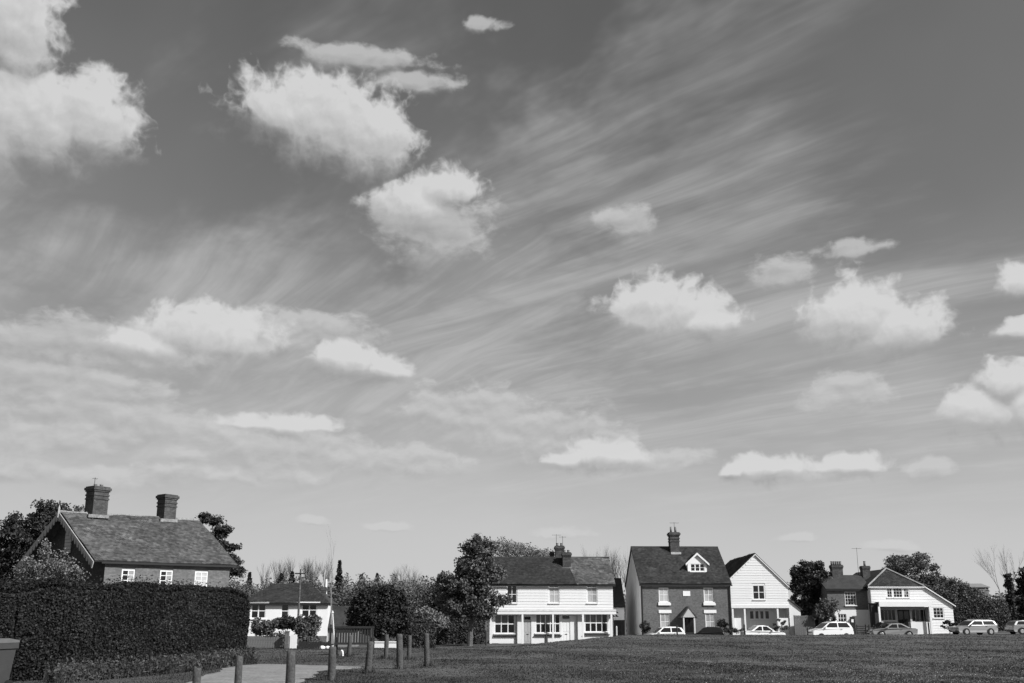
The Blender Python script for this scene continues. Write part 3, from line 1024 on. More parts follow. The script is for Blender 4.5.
# ---- white weatherboarded terrace with veranda --------------------------------------------
def build_terrace():
    h = House('weatherboard_terrace', 'long white weatherboarded house with full width veranda and two chimneys on its ridge', 489.5, 88, RAD(2))
    L = h.L
    x0, x1 = 0.0, L(613, 600)[0]
    zf, zm, zb = L(550, 584.4)[1], L(550, 610)[1], -.15
    D = 7.5
    ops = []
    for a, b in ((507, 517), (549, 559), (587, 597)):
        ops.append((L(a, 595)[0], L(b, 595)[0], L(a, 603)[1], zf - .12))
    m = MB()
    wall_cells(m, x0, x1, zm, zf, ops, 0, .12)
    zr = L(560, 557.5, D / 2)[1]
    h.part('wall', 'white_render', m)
    box_body(h, 'white_render', x0, x1, 0, D, zb, zf, True, (D / 2, zr - .15), 'end_wall')
    weatherboards(h, cut_spans(x0, x1, ops, .06), zm, zf, .27)
    for i, o in enumerate(ops):
        window(h, *o, 2, 2, 0, .03, 'glass' if i == 0 else 'blind_glass' if i == 1 else ('blind_glass', 'curtain_glass'), .07, .05)
    # ground floor: set back under the veranda
    yb = .10
    low = []
    for a, b, t, c, n in ((494.6, 514.7, 614.6, 633.4, 3), (535.7, 560, 614.2, 633, 5), (584.7, 607.7, 613.8, 632, 4)):
        low.append((L(a, 620, yb)[0], L(b, 620, yb)[0], L(a, c, yb)[1], L(a, t, yb)[1], n))
    doors = []
    for a, b, t in ((523.8, 531.2, 616), (562, 570, 615)):
        doors.append((L(a, 620, yb)[0], L(b, 620, yb)[0], zb + .02, L(a, t, yb)[1]))
    m = MB()
    wall_cells(m, x0 + .02, x1 - .02, zb, zm, [o[:4] for o in low] + doors, yb, .12)
    h.part('ground_floor_wall', 'white_render', m)
    for o in low:
        window(h, *o[:4], o[4], 2, yb, .02, ['glass'] * o[4] + ['net_glass'] * (o[4] - 1) + ['glass'], .07, .09)
        MB().box(o[0] - .15, o[1] + .15, yb - .14, yb - .004, o[2] - .30, o[2] - .20).build('ledge', 'gutter_black', h.root)
    for i, o in enumerate(doors):
        fan = o[3] - .42
        d = MB().box(o[0], o[1], yb + .05, yb + .09, o[2], fan)
        mat = 'grey_paint' if i == 0 else 'white_paint'
        dr = h.part('door', mat, d)
        for (u, v, w_, z) in ((.12, .45, .12, .45), (.55, .88, .12, .45), (.12, .45, .52, .93), (.55, .88, .52, .93)):
            MB().box(o[0] + (o[1] - o[0]) * u, o[0] + (o[1] - o[0]) * v, yb + .035, yb + .048, o[2] + (fan - o[2]) * w_, o[2] + (fan - o[2]) * z).build('panel', mat, dr)
        MB().box(o[0] + .35 * (o[1] - o[0]), o[1] - .35 * (o[1] - o[0]), yb + .02, yb + .034, o[2] + .95, o[2] + 1.02).build('letter_plate', 'gutter_black', dr)
        window(h, o[0], o[1], fan + .01, o[3] - .01, 1, 1, yb, .04, 'glass', .05, sill=None)
    # veranda: sloping roof strip, fascia, posts
    v = MB()
    slab(v, [(x0 - .15, -.42, zm - .12), (x1 + .25, -.42, zm - .12), (x1 + .25, -.035, zm + .06), (x0 - .15, -.035, zm + .06)], .05)
    h.part('veranda_roof', 'lead', v)
    h.part('fascia', 'white_paint', MB().box(x0 - .12, x1 + .22, -.44, -.38, zm - .40, zm - .17))
    h.part('soffit', 'white_paint', MB().box(x0 - .1, x1 + .2, -.375, yb - .003, zm - .30, zm - .25))
    for px in (491, 522.5, 553, 583, 611.5):
        x = L(px, 620, -.4)[0]
        h.part('veranda_post', 'white_paint', MB().box(x - .085, x + .085, -.43, -.30, zb - .3, zm - .40))
    for px in (516.5, 577):
        x = L(px, 620, yb)[0]
        h.part('downpipe', 'grey_paint', MB().tube((x, yb - .08, zb), (x, yb - .08, zm - .5), .06, .06, 8))
    # roof in two tilings
    ov = .14
    sl = (zr - zf) / (D / 2)
    ze = zf - ov * sl + .1
    xs_ = L(571, 575, D / 4)[0]
    r = MB()
    a = x0 - .25
    slab(r, [(a, -ov, ze), (xs_ + .35, -ov, ze), (xs_ - .4, D / 2, zr), (a, D / 2, zr)], .12)
    slab(r, [(a, D / 2, zr), (xs_ - .4, D / 2, zr), (xs_ - .4, D + ov, ze), (a, D + ov, ze)], .12)
    tiled(h.part('roof', 'tile_dark', r), (a, -ov, ze), (xs_ + .35, -ov, ze), (xs_ - .4, D / 2, zr), (a, D / 2, zr), 'tile_dark')
    r = MB()
    b = x1 + .25
    slab(r, [(xs_ + .352, -ov, ze), (b, -ov, ze), (b, D / 2, zr), (xs_ - .398, D / 2, zr)], .12)
    slab(r, [(xs_ - .398, D / 2, zr), (b, D / 2, zr), (b, D + ov, ze), (xs_ - .398, D + ov, ze)], .12)
    rf = h.part('roof', 'tile_light', r)
    tiled(rf, (xs_ + .352, -ov, ze), (b, -ov, ze), (b, D / 2, zr), (xs_ - .398, D / 2, zr), 'tile_light')
    h.part('ridge', 'tile_dark', MB().prism([(a, D / 2 - .2, zr - .16), (a, D / 2, zr + .09), (a, D / 2 + .2, zr - .16)], (b - a, 0, 0)))
    h.part('gutter', 'gutter_black', MB().box(a, b, -ov - .1, -ov + .02, ze - .2, ze - .07))
    # chimneys
    x = L(559.5, 555, D / 2 + 1.2)[0]
    c = chimney(h, x, D / 2 + 1.3, zr - 1.2, L(560, 546, D / 2 + 1.3)[1], .85, .9, 2, cap=.1, pot_h=.3)
    antenna(h, x - .3, D / 2 + 1.3, L(560, 546, D / 2)[1], L(560, 533, D / 2)[1], 5, .5)
    antenna(h, x + .35, D / 2 + 1.3, L(560, 546, D / 2)[1], L(560, 535, D / 2)[1], 5, .4)
    x = L(567.3, 560, D / 4)[0]
    y = D / 2 - 1.0
    chimney(h, x, y, zr - 2.0, L(567, 552.5, y)[1], .8, .8, 2, cap=.1, pot_h=.25)
    z = zr - (D / 2 - y) * sl
    h.part('flashing', 'lead', MB().box(x - .5, x + .5, y - .55, y - .35, z - .75, z - .35))
    x = L(553, 556, D / 2)[0]
    chimney(h, x, D / 2 + 1.6, zr - .8, L(553, 552, D / 2 + 1.6)[1], .4, .5, 0, cap=.05)
    return h
terrace = build_terrace()

def build_annexe():
    h = House('annexe', 'small white annexe with dark roof in the gap between weatherboarded house and brick house', 611, 97, 0, cat='house')
    L = h.L
    x0, x1 = 0, L(624, 600)[0]
    zt = L(618, 606)[1]
    zr = L(618, 578, 3)[1]
    z1 = L(618, 620)[1]
    m = MB()
    wall_cells(m, x0, x1, z1, zt, [], 0)
    h.part('wall', 'white_render', m)
    m = MB()
    ow = (x0 + .5, x1 - .4, -.1, z1)
    wall_cells(m, x0, x1, -.1, z1, [ow], 0, .25)
    h.part('lower_wall', 'dark_wood', m)
    h.part('door', 'gutter_black', MB().box(ow[0], ow[1], .12, .2, -.1, z1 - .01))
    box_body(h, 'white_render', x0, x1, 0, 6, -.1, zt, True, (3, zr - .1), 'end_wall')
    r = MB()
    slab(r, [(x0 - .1, -.3, zt - .1), (x1 + .1, -.3, zt - .1), (x1 + .1, 3, zr), (x0 - .1, 3, zr)], .1)
    slab(r, [(x0 - .1, 3, zr), (x1 + .1, 3, zr), (x1 + .1, 6.3, zt - .1), (x0 - .1, 6.3, zt - .1)], .1)
    h.part('roof', 'tile_dark', r)
    x = L(616, 612)[0]
    window(h, x - .5, x + .35, z1 + .25, zt - .3, 2, 2, 0, -.03, 'glass', .06)
    return h
build_annexe()

# ---- the brick house with dormer --------------------------------------------------------
def build_brick_house():
    h = House('brick_house', 'dark brick house with steep tiled roof, small white dormer and pointed porch', 641.5, 95, RAD(2.6))
    L = h.L
    x0, x1 = 0, L(731, 600)[0]
    zf = L(690, 583.6)[1]
    zb = -.1
    D = 9.0
    zr = L(680, 547, D / 2)[1]
    ops = []
    for a, b, t, c in ((659, 669, 587.6, 602), (704, 713.6, 587.6, 602), (659.6, 669.2, 613.2, 630), (704.6, 714, 613.2, 630)):
        ops.append((L(a, 600)[0], L(b, 600)[0], L(a, c)[1], L(a, t)[1]))
    xd0, xd1 = L(684.5, 625)[0], L(694.5, 625)[0]
    dz = L(690, 617)[1]
    m = MB()
    wall_cells(m, x0, x1, zb, zf, ops + [(xd0, xd1, zb + .01, dz)], 0, .15)
    h.part('wall', 'brick_red', m)
    m = MB()
    m.poly([(x0, D, zb), (x0, 0, zb), (x0, 0, zf), (x0, D / 2, zr - .12), (x0, D, zf)])
    h.part('gable_wall', 'white_render', m)
    m = MB()
    m.poly([(x1, 0, zb), (x1, D, zb), (x1, D, zf), (x1, D / 2, zr - .12), (x1, 0, zf)])
    m.poly([(x1, D, zb), (x0, D, zb), (x0, D, zf), (x1, D, zf)])
    h.part('rear_wall', 'brick_red', m)
    for i, o in enumerate(ops):
        window(h, *o, 2, 2, 0, .05, ('blind_glass', 'curtain_glass', 'curtain_glass', 'curtain_glass') if i != 0 else 'blind_glass', .09, .05)
        if i < 2:
            h.part('apron', 'white_paint', MB().box(o[0] - .1, o[1] + .16, -.14, -.004, o[2] - .34, o[2] - .095))
        else:
            h.part('lintel', 'white_paint', MB().box(o[0] - .14, o[1] + .18, -.07, -.003, o[3] + .01, o[3] + .34))
    a, b = L(683, 596), L(690, 591)
    h.part('plaque', 'white_paint', MB().box(a[0], b[0], -.05, -.002, a[1], b[1]))
    # roof
    ov = .16
    sl = (zr - zf) / (D / 2)
    ze = zf - ov * sl + .12
    r = MB()
    slab(r, [(x0 - .12, -ov, ze), (x1 + .12, -ov, ze), (x1 + .12, D / 2, zr), (x0 - .12, D / 2, zr)], .12)
    slab(r, [(x0 - .12, D / 2, zr), (x1 + .12, D / 2, zr), (x1 + .12, D + ov, ze), (x0 - .12, D + ov, ze)], .12)
    tiled(h.part('roof', 'tile_brown', r), (x0 - .12, -ov, ze), (x1 + .12, -ov, ze), (x1 + .12, D / 2, zr), (x0 - .12, D / 2, zr), 'tile_brown')
    h.part('ridge', 'tile_dark', MB().prism([(x0 - .12, D / 2 - .2, zr - .18), (x0 - .12, D / 2, zr + .08), (x0 - .12, D / 2 + .2, zr - .18)], (x1 - x0 + .24, 0, 0)))
    h.part('gutter', 'gutter_black', MB().box(x0 - .15, x1 + .15, -ov - .1, -ov + .03, ze - .22, ze - .07))
    for x in (x0 + .12, x1 - .12):
        h.part('downpipe', 'gutter_black', MB().tube((x, -.1, zb), (x, -.1, ze - .2), .06, .06, 8))
    # chimney
    y = D / 2 - .35
    x = L(674, 545, y)[0]
    zt = L(674, 532.5, y)[1]
    c = chimney(h, x, y, zr - 1.4, zt, 1.0, .95, 0, cap=.13)
    for u in (-.28, .22):
        MB().tube((x + u, y, zt - .02), (x + u, y, zt + .62), .13, .11, 10).build('chimney_pot', 'clay_pot', c, True)
    antenna(h, x + .1, y, zt, zt + 1.15, 6, .55)
    h.part('flashing', 'lead', MB().box(x - .5, x + .62, y - .62, y - .49, zr - 1.0, zr - .62))
    # dormer
    yd = 1.2
    a, b = L(688, 574, yd), L(707, 574, yd)
    zs = L(690, 563.4, yd)[1]
    zp = L(697, 553.8, yd)[1]
    xm = (a[0] + b[0]) / 2
    wa, wb = L(690.7, 571.3, yd), L(704.3, 563.9, yd)
    ow = (wa[0], wb[0], wa[1], wb[1])
    m = MB()
    wall_cells(m, a[0], b[0], a[1] - .6, zs, [ow], yd, .08)
    m.poly([(a[0], yd, zs), (b[0], yd, zs), (xm, yd, zp - .08)])
    yk = lambda z: (z - ze) / sl - ov
    m.poly([(a[0], yk(zs) + .5, zs), (a[0], yd, zs), (a[0], yd, a[1] - .6)])
    m.poly([(b[0], yd, zs), (b[0], yk(zs) + .5, zs), (b[0], yd, a[1] - .6)])
    dm = h.part('dormer', 'white_paint', m)
    r = MB()
    ye = yk(zp) + .4
    slab(r, [(a[0] - .22, yd - .15, zs - .14), (a[0] - .22, ye, zs - .14), (xm, ye, zp + .05), (xm, yd - .15, zp + .05)], .09)
    slab(r, [(xm, yd - .15, zp + .05), (xm, ye, zp + .05), (b[0] + .22, ye, zs - .14), (b[0] + .22, yd - .15, zs - .14)], .09)
    r.build('dormer_roof', 'tile_brown', dm)
    for s in (-1, 1):
        e = a[0] - .24 if s < 0 else b[0] + .24
        MB().prism([(e, yd - .16, zs - .02), (xm, yd - .16, zp + .12), (xm, yd - .16, zp - .12), (e, yd - .16, zs - .24)], (0, -.05, 0)).build('bargeboard', 'white_paint', dm)
    window(h, *ow, 3, 2, yd, .03, 'glass', .06, .11, parent=dm, bars=.03)
    # porch
    yp = -1.25
    pa, pb = L(680.8, 617.5, yp), L(697.8, 617.5, yp)
    pz = L(688.5, 606.3, yp)[1]
    pm = (pa[0] + pb[0]) / 2
    r = MB()
    slab(r, [(pa[0], yp, pa[1]), (pa[0], 0, pa[1]), (pm, 0, pz), (pm, yp, pz)], .09)
    slab(r, [(pm, yp, pz), (pm, 0, pz), (pb[0], 0, pa[1]), (pb[0], yp, pa[1])], .09)
    pr = h.part('porch', 'tile_light', r)
    MB().prism([(pa[0] + .2, yp + .05, pa[1] + .02), (pb[0] - .2, yp + .05, pa[1] + .02), (pm, yp + .05, pz - .16)], (0, .06, 0)).build('porch_gable', 'grey_render', pr)
    for x in (pa[0] + .32, pb[0] - .32):
        MB().box(x - .07, x + .07, yp + .1, yp + .24, zb - .2, pa[1] + .02).build('porch_post', 'pale_stone', pr)
    d = h.part('door', 'dark_wood', MB().box(xd0, xd1, .06, .1, zb, dz - .01))
    MB().box(xd0 + .15, xd1 - .15, .045, .058, zb + 1.2, dz - .2).build('pane', 'glass', d)
    h.part('step', 'pale_stone', MB().box(pa[0] + .1, pb[0] - .1, yp, -.01, zb - .3, zb + .05))
    return h
brick = build_brick_house()

# ---- white gabled house with veranda --------------------------------------------------
def build_gable_house():
    h = House('gabled_weatherboard_house', 'white weatherboarded house with its broad gable facing the green above a recessed veranda', 731.5, 100, RAD(-2))
    L = h.L
    x0 = 0
    x1 = L(788.6, 600)[0]
    xa, za = L(754.8, 554)
    zl = L(731.5, 578.5)[1]
    zr_ = L(788.4, 585.5)[1]
    zm = L(760, 606)[1]
    zb = -.1
    D = 13
    ow = (L(752.6, 590)[0], L(764.6, 590)[0], L(758, 599.5)[1], L(758, 585)[1])
    def edge(z):
        a, b = x0, x1
        if z > zl:
            a = x0 + (xa - x0) * (z - zl) / (za - zl)
        if z > zr_:
            b = x1 + (xa - x1) * (z - zr_) / (za - zr_)
        return a, b
    m = MB()
    wall_cells(m, x0, x1, zm, zr_, [(ow[0], ow[1], ow[2], min(ow[3], zr_ - .01))], 0, .1)
    m.poly([(x0, 0.02, zr_), (x1, 0.02, zr_), (xa, 0.02, za - .1), (x0, 0.02, zl)])
    m.poly([(x0, D, zb), (x0, 0, zb), (x0, 0, zl), (x0, D, zl)])
    m.poly([(x1, 0, zb), (x1, D, zb), (x1, D, zr_), (x1, 0, zr_)])
    m.poly([(x1, D, zb), (x0, D, zb), (x0, D, zl), (xa, D, za - .1), (x1, D, zr_)])
    h.part('wall', 'white_render', m)
    cs = cut_spans(x0, x1, [ow], .06)
    def spans(a, b):
        lo, hi = edge(b)
        return [(max(u, lo), min(v, hi)) for u, v in cs(a, b)]
    weatherboards(h, spans, zm, za - .15, .27)
    window(h, *ow, 2, 2, 0, .0, 'glass', .08, .10, bars=.06)
    # roof slopes and verge boards
    r = MB()
    of = .09
    dl = Vector((x0 - xa, 0, zl - za)).normalized()
    dr = Vector((x1 - xa, 0, zr_ - za)).normalized()
    A = Vector((xa, 0, za + .12))
    le = A + dl * ((x0 - xa) / dl.x + .35)
    re = A + dr * ((x1 - xa) / dr.x + .2)
    f, bk = Vector((0, -of, 0)), Vector((0, D + .2, 0))
    slab(r, [le + f, le + bk, A + bk, A + f], .11)
    slab(r, [A + f, A + bk, re + bk, re + f], .11)
    tiled(h.part('roof', 'tile_dark', r), le + f, le + bk, A + bk, A + f, 'tile_dark')
    for e in (le, re):
        m = MB().prism([e + Vector((0, -of - .002, -.12)), A + Vector((0, -of - .002, -.12)), A + Vector((0, -of - .002, -.24)), e + Vector((0, -of - .002, -.24))], (0, -.05, 0))
        h.part('bargeboard', 'white_paint', m)
    # lean-to at the right
    q1 = L(800.5, 609.5)
    m = MB()
    zc = L(789, 600)[1]
    m.poly([(x1 + .002, .05, zb), (q1[0], .05, zb), (q1[0], .05, q1[1]), (x1 + .002, .05, zc)])
    m.poly([(q1[0], .05, zb), (q1[0], 7, zb), (q1[0], 7, q1[1]), (q1[0], .05, q1[1])])
    h.part('lean_to_wall', 'white_render', m)
    r = MB()
    slab(r, [(x1, -.1, zc + .12), (x1, 7.1, zc + .12), (q1[0] + .25, 7.1, q1[1] - .02), (q1[0] + .25, -.1, q1[1] - .02)], .08)
    h.part('lean_to_roof', 'slate', r)
    # veranda recess
    yb = 1.5
    lw = (L(749.5, 615, yb)[0], L(769.5, 615, yb)[0], L(760, 619.3, yb)[1], L(760, 610.6, yb)[1])
    m = MB()
    wall_cells(m, x0 + .02, x1 - .02, zb, zm, [lw], yb, .1)
    h.part('recess_wall', 'white_render', m)
    window(h, *lw, 4, 1, yb, .02, 'glass', .07, .22)
    n = 6
    for k in range(n):
        a = lw[0] + (lw[1] - lw[0]) * k / n
        b = lw[0] + (lw[1] - lw[0]) * (k + .86) / n
        h.part('dado_panel', 'white_paint', MB().box(a, b, yb - .05, yb - .003, zb + .15, lw[2] - .18))
    h.part('ceiling', 'white_paint', MB().box(x0 + .03, x1 - .03, .0, yb - .004, zm - .06, zm - .003))
    h.part('fascia', 'white_paint', MB().box(x0 - .05, x1 + .15, -.16, -.035, zm - .22, zm + .12))
    for px in (733, 745, 778):
        x = L(px, 620)[0]
        h.part('veranda_post', 'white_paint', MB().box(x - .09, x + .09, -.1, .08, zb, zm - .22))
    for a, b in ((733.5, 744), (775, 790)):
        u, v = L(a, 620)[0], L(b, 620)[0]
        h.part('veranda_balustrade', 'white_paint', MB().box(u + .1, v - .1, .1, .18, zb, L(740, 618)[1]))
    return h
build_gable_house()

# ---- brick and white cottage (attached to the shop) ------------------------------------
def build_half_brick():
    h = House('half_brick_cottage', 'small cottage of dark brick above a white painted ground floor beside the shop', 829, 101, RAD(-1))
    L = h.L
    x0, x1 = 0, L(872, 600)[0]
    zf, zm, zb, D = L(850, 589)[1], L(850, 609.8)[1], -.1, 6.5
    zr = L(850, 575, D / 2)[1]
    ow = (L(845, 600)[0], L(856.3, 600)[0], L(850, 605.3)[1], L(850, 591.8)[1])
    m = MB()
    wall_cells(m, x0, x1, zm, zf, [ow], 0, .1)
    h.part('brick_wall', 'brick_red', m)
    m = MB()
    dw = (L(838, 620)[0], L(846.5, 620)[0], L(840, 622)[1], L(840, 614)[1])
    wall_cells(m, x0, x1, zb, zm, [dw], -.03, .12)
    m.poly([(x0, -.03, zm), (x1, -.03, zm), (x1, 0, zm), (x0, 0, zm)])
    h.part('ground_floor_wall', 'white_render', m)
    window(h, *dw, 3, 2, -.03, .05, 'glass', .07, .05)
    window(h, *ow, 4, 4, 0, .02, 'glass', .06, .03)
    box_body(h, 'brick_red', x0, x1, 0, D, zb, zf, True, (D / 2, zr - .1), 'end_wall')
    r = MB()
    ov = .15
    sl = (zr - zf) / (D / 2)
    ze = zf - ov * sl + .1
    slab(r, [(x0 - .15, -ov, ze), (x1 + .1, -ov, ze), (x1 + .1, D / 2, zr), (x0 - .15, D / 2, zr)], .1)
    slab(r, [(x0 - .15, D / 2, zr), (x1 + .1, D / 2, zr), (x1 + .1, D + ov, ze), (x0 - .15, D + ov, ze)], .1)
    h.part('roof', 'slate', r)
    h.part('gutter', 'gutter_black', MB().box(x0 - .15, x1 + .1, -ov - .1, -ov + .02, ze - .2, ze - .06))
    y = D / 2
    x = L(836.2, 568, y)[0]
    zt = L(836, 565, y)[1]
    c = chimney(h, x, y, zr - .8, zt, 1.2, .8, 5, cap=.08, pot_h=.42)
    x = L(865, 570, y)[0]
    zt = L(865, 566, y)[1]
    c = chimney(h, x, y, zr - .8, zt, .85, .8, 1, cap=.06, pot_h=.55)
    antenna(h, L(858.4, 560, y)[0], y + .3, zr - .3, L(858, 547.5, y)[1], 6, .6)
    return h
build_half_brick()

# ---- the shop -----------------------------------------------------------------------------
def build_shop():
    h = House('village_shop', 'white boarded shop with half hipped roof, wide canopy and long catslide at its right', 872.8, 100, RAD(0), cat='shop')
    L = h.L
    x0, xe, x1 = 0, L(924, 590)[0], L(952.5, 606)[0]
    zt = L(900, 586.3)[1]
    ze = L(951.4, 605)[1]
    zc = L(900, 607)[1]
    zb = -.1
    D = 11
    xa, za = L(886, 568.8, 2.2)
    up = []
    for a, b in ((886.7, 891.8), (893, 902), (903.4, 908.4)):
        up.append((L(a, 590)[0], L(b, 590)[0], L(900, 597.4)[1], L(900, 588)[1]))
    ow = (L(933, 610)[0], L(943.2, 610)[0], L(938, 618)[1], L(938, 607.6)[1])
    xs0, xs1 = L(874.5, 615)[0], L(929, 615)[0]      # shopfront recess
    m = MB()
    wall_cells(m, x0, xe, zc, zt, up, 0, .1)
    wall_cells(m, x0, xs0, zb, zc, [], 0)
    zo = zt + (ze - zt) * (ow[0] - xe) / (x1 - xe)
    wall_cells(m, xs1, x1, zb, ze, [o for o in [ow] if o[3] < ze], 0, .1) if ow[3] < ze else wall_cells(m, xs1, x1, zb, ow[2], [], 0)
    if ow[3] >= ze:
        wall_cells(m, xs1, ow[0], ow[2], ow[3], [], 0)
        wall_cells(m, ow[1], x1, ow[2], ze, [], 0)
        m.poly([(ow[1], 0, ze), (x1, 0, ze), (ow[1], 0, zt + (ze - zt) * (ow[1] - xe) / (x1 - xe))])
        m.poly([(xe, 0, ow[3]), (ow[1], 0, ow[3]), (ow[1], 0, zt + (ze - zt) * (ow[1] - xe) / (x1 - xe)), (xe, 0, zt)])
        m.poly([(ow[0], 0, ow[3]), (xe, 0, ow[3]), (xe, 0, ow[3] + .01)])
    else:
        m.poly([(xe, 0, ze), (x1, 0, ze), (xe, 0, zt)])
    # filler between the first floor wall and the slope
    wall_cells(m, xs1, xe, zc, zc + .001, [], 0) if xs1 < xe else None
    m.poly([(x0, D, zb), (x0, 0, zb), (x0, 0, zt), (x0, D, zt)])
    m.poly([(x1, 0, zb), (x1, D, zb), (x1, D, ze), (x1, 0, ze)])
    m.poly([(x1, D, zb), (x0, D, zb), (x0, D, zt), (xe, D, zt), (x1, D, ze)])
    h.part('wall', 'white_render', m)
    def slope_x(z):
        return xe if z >= zt else (x1 if z <= ze else xe + (x1 - xe) * (zt - z) / (zt - ze))
    cs = cut_spans(x0, 99, up + [ow], .06)
    def spans(a, b):
        hi = slope_x(b)
        return [(u, min(v, hi)) for u, v in cs(a, b)]
    weatherboards(h, spans, zc, zt, .27)
    cs2 = cut_spans(xs1, 99, [ow], .06)
    weatherboards(h, lambda a, b: [(u, min(v, slope_x(b))) for u, v in cs2(a, b)], zb, zc - .003, .27)
    for k, o in enumerate(up):
        window(h, *o, 2 if k != 1 else 3, 3, 0, .0, ('glass', 'glass', 'curtain_glass') if k == 2 else 'glass', .05, .03)
    window(h, *ow, 3, 3, 0, .0, 'glass', .05, .03)
    # roof: front half hip, left slope, right slope continuing as catslide
    A = Vector((xa, 2.2, za))
    B = Vector((xa, D + .2, za))
    l0, l1 = Vector((x0 - .3, -.12, zt - .02)), Vector((x0 - .3, D + .2, zt - .05))
    r0, r1 = Vector((xe + .02, -.12, zt - .02)), Vector((xe + .02, D + .2, zt - .05))
    c0, c1 = Vector((x1 + .25, -.15, ze - .08)), Vector((x1 + .25, D + .2, ze - .08))
    r = MB()
    slab(r, [l0, r0, A], .1)
    slab(r, [l0, l1, B, A], .1)
    slab(r, [A, B, r1, r0], .1)
    r0b, r1b = Vector((xe, -.15, zt + .02)), Vector((xe, D + .2, zt + .02))
    slab(r, [r0b, r1b, c1, c0], .1)
    tiled(h.part('roof', 'tile_brown', r), l0, r0, A, A, 'tile_brown')
    for p, q in ((l0, A), (r0, A)):
        d = (q - p)
        s = Vector((0, 0, .05))
        m = MB().prism([p + s + Vector((0, -.14, -.05)), p + s + Vector((0, 0, .12)), p + s + Vector((0, .14, -.02))], d)
        h.part('hip_tiles', 'ridge_tile', m)
    h.part('bargeboard', 'white_paint', MB().prism([r0b + Vector((0, -.03, .0)), c0 + Vector((0, -.03, .0)), c0 + Vector((0, -.03, -.12)), r0b + Vector((0, -.03, -.12))], (0, -.05, 0)))
    h.part('gutter', 'white_paint', MB().box(x0 - .3, xe, -.22, -.13, zt - .14, zt - .04))
    # dark boarded side porch against the cottage next door
    pa_, pb_, pz_ = L(871.3, 615, -.5)[0], L(877.8, 615, -.5)[0], L(874, 604, -.5)[1]
    h.part('side_porch', 'dark_wood', MB().box(pa_, pb_, -.6, -.06, zb, pz_).box(pa_ - .08, pb_ + .08, -.7, -.05, pz_ + .001, pz_ + .1))
    # canopy fascia
    fa, fb = L(879, 605, -1)[0], L(932, 605, -1)[0]
    ft, fz = L(900, 601.6, -1)[1], L(900, 606.6, -1)[1]
    h.part('fascia', 'white_paint', MB().box(fa, fb, -1.05, -.95, fz, ft))
    h.part('canopy', 'lead', MB().box(fa, fb, -.95, -.04, ft - .12, ft - .03))
    # shopfront: set back, dark glass, door, stall riser
    yb = .9
    sw = [(L(880.5, 615, yb)[0], L(895.5, 615, yb)[0], L(890, 620.5, yb)[1], zc - .25), (L(911.5, 615, yb)[0], L(928, 615, yb)[0], L(915, 621.5, yb)[1], zc - .25)]
    do = (L(897.5, 615, yb)[0], L(910, 615, yb)[0], zb + .01, zc - .3)
    m = MB()
    wall_cells(m, xs0, xs1, zb, zc, sw + [do], yb, .1)
    m.poly([(xs0, 0, zb), (xs0, yb, zb), (xs0, yb, zc), (xs0, 0, zc)])
    m.poly([(xs1, yb, zb), (xs1, 0, zb), (xs1, 0, zc), (xs1, yb, zc)])
    h.part('shopfront', 'grey_render', m)
    for o in sw:
        window(h, *o, 4, 1, yb, .02, 'glass', .06, .07, frame='grey_paint')
    dr = h.part('door', 'dark_wood', MB().box(do[0], do[1], yb + .05, yb + .09, do[2], do[3]))
    for u, v in ((.1, .45), (.55, .9)):
        a, b = do[0] + (do[1] - do[0]) * u, do[0] + (do[1] - do[0]) * v
        MB().box(a, b, yb + .035, yb + .048, do[2] + .5, do[3] - .15).build('pane', 'glass', dr)
    a = L(911, 625, -.6)[0]
    b = L(930, 625, -.6)[0]
    h.part('stall_riser', 'white_render', MB().box(a, b, -.6, .02, zb - .1, L(915, 622, -.6)[1]))
    for px in (879.6, 930.5):
        x = L(px, 615, -1)[0]
        h.part('canopy_post', 'white_paint', MB().box(x - .1, x + .1, -1.04, -.9, zb, fz))
    return h
build_shop()

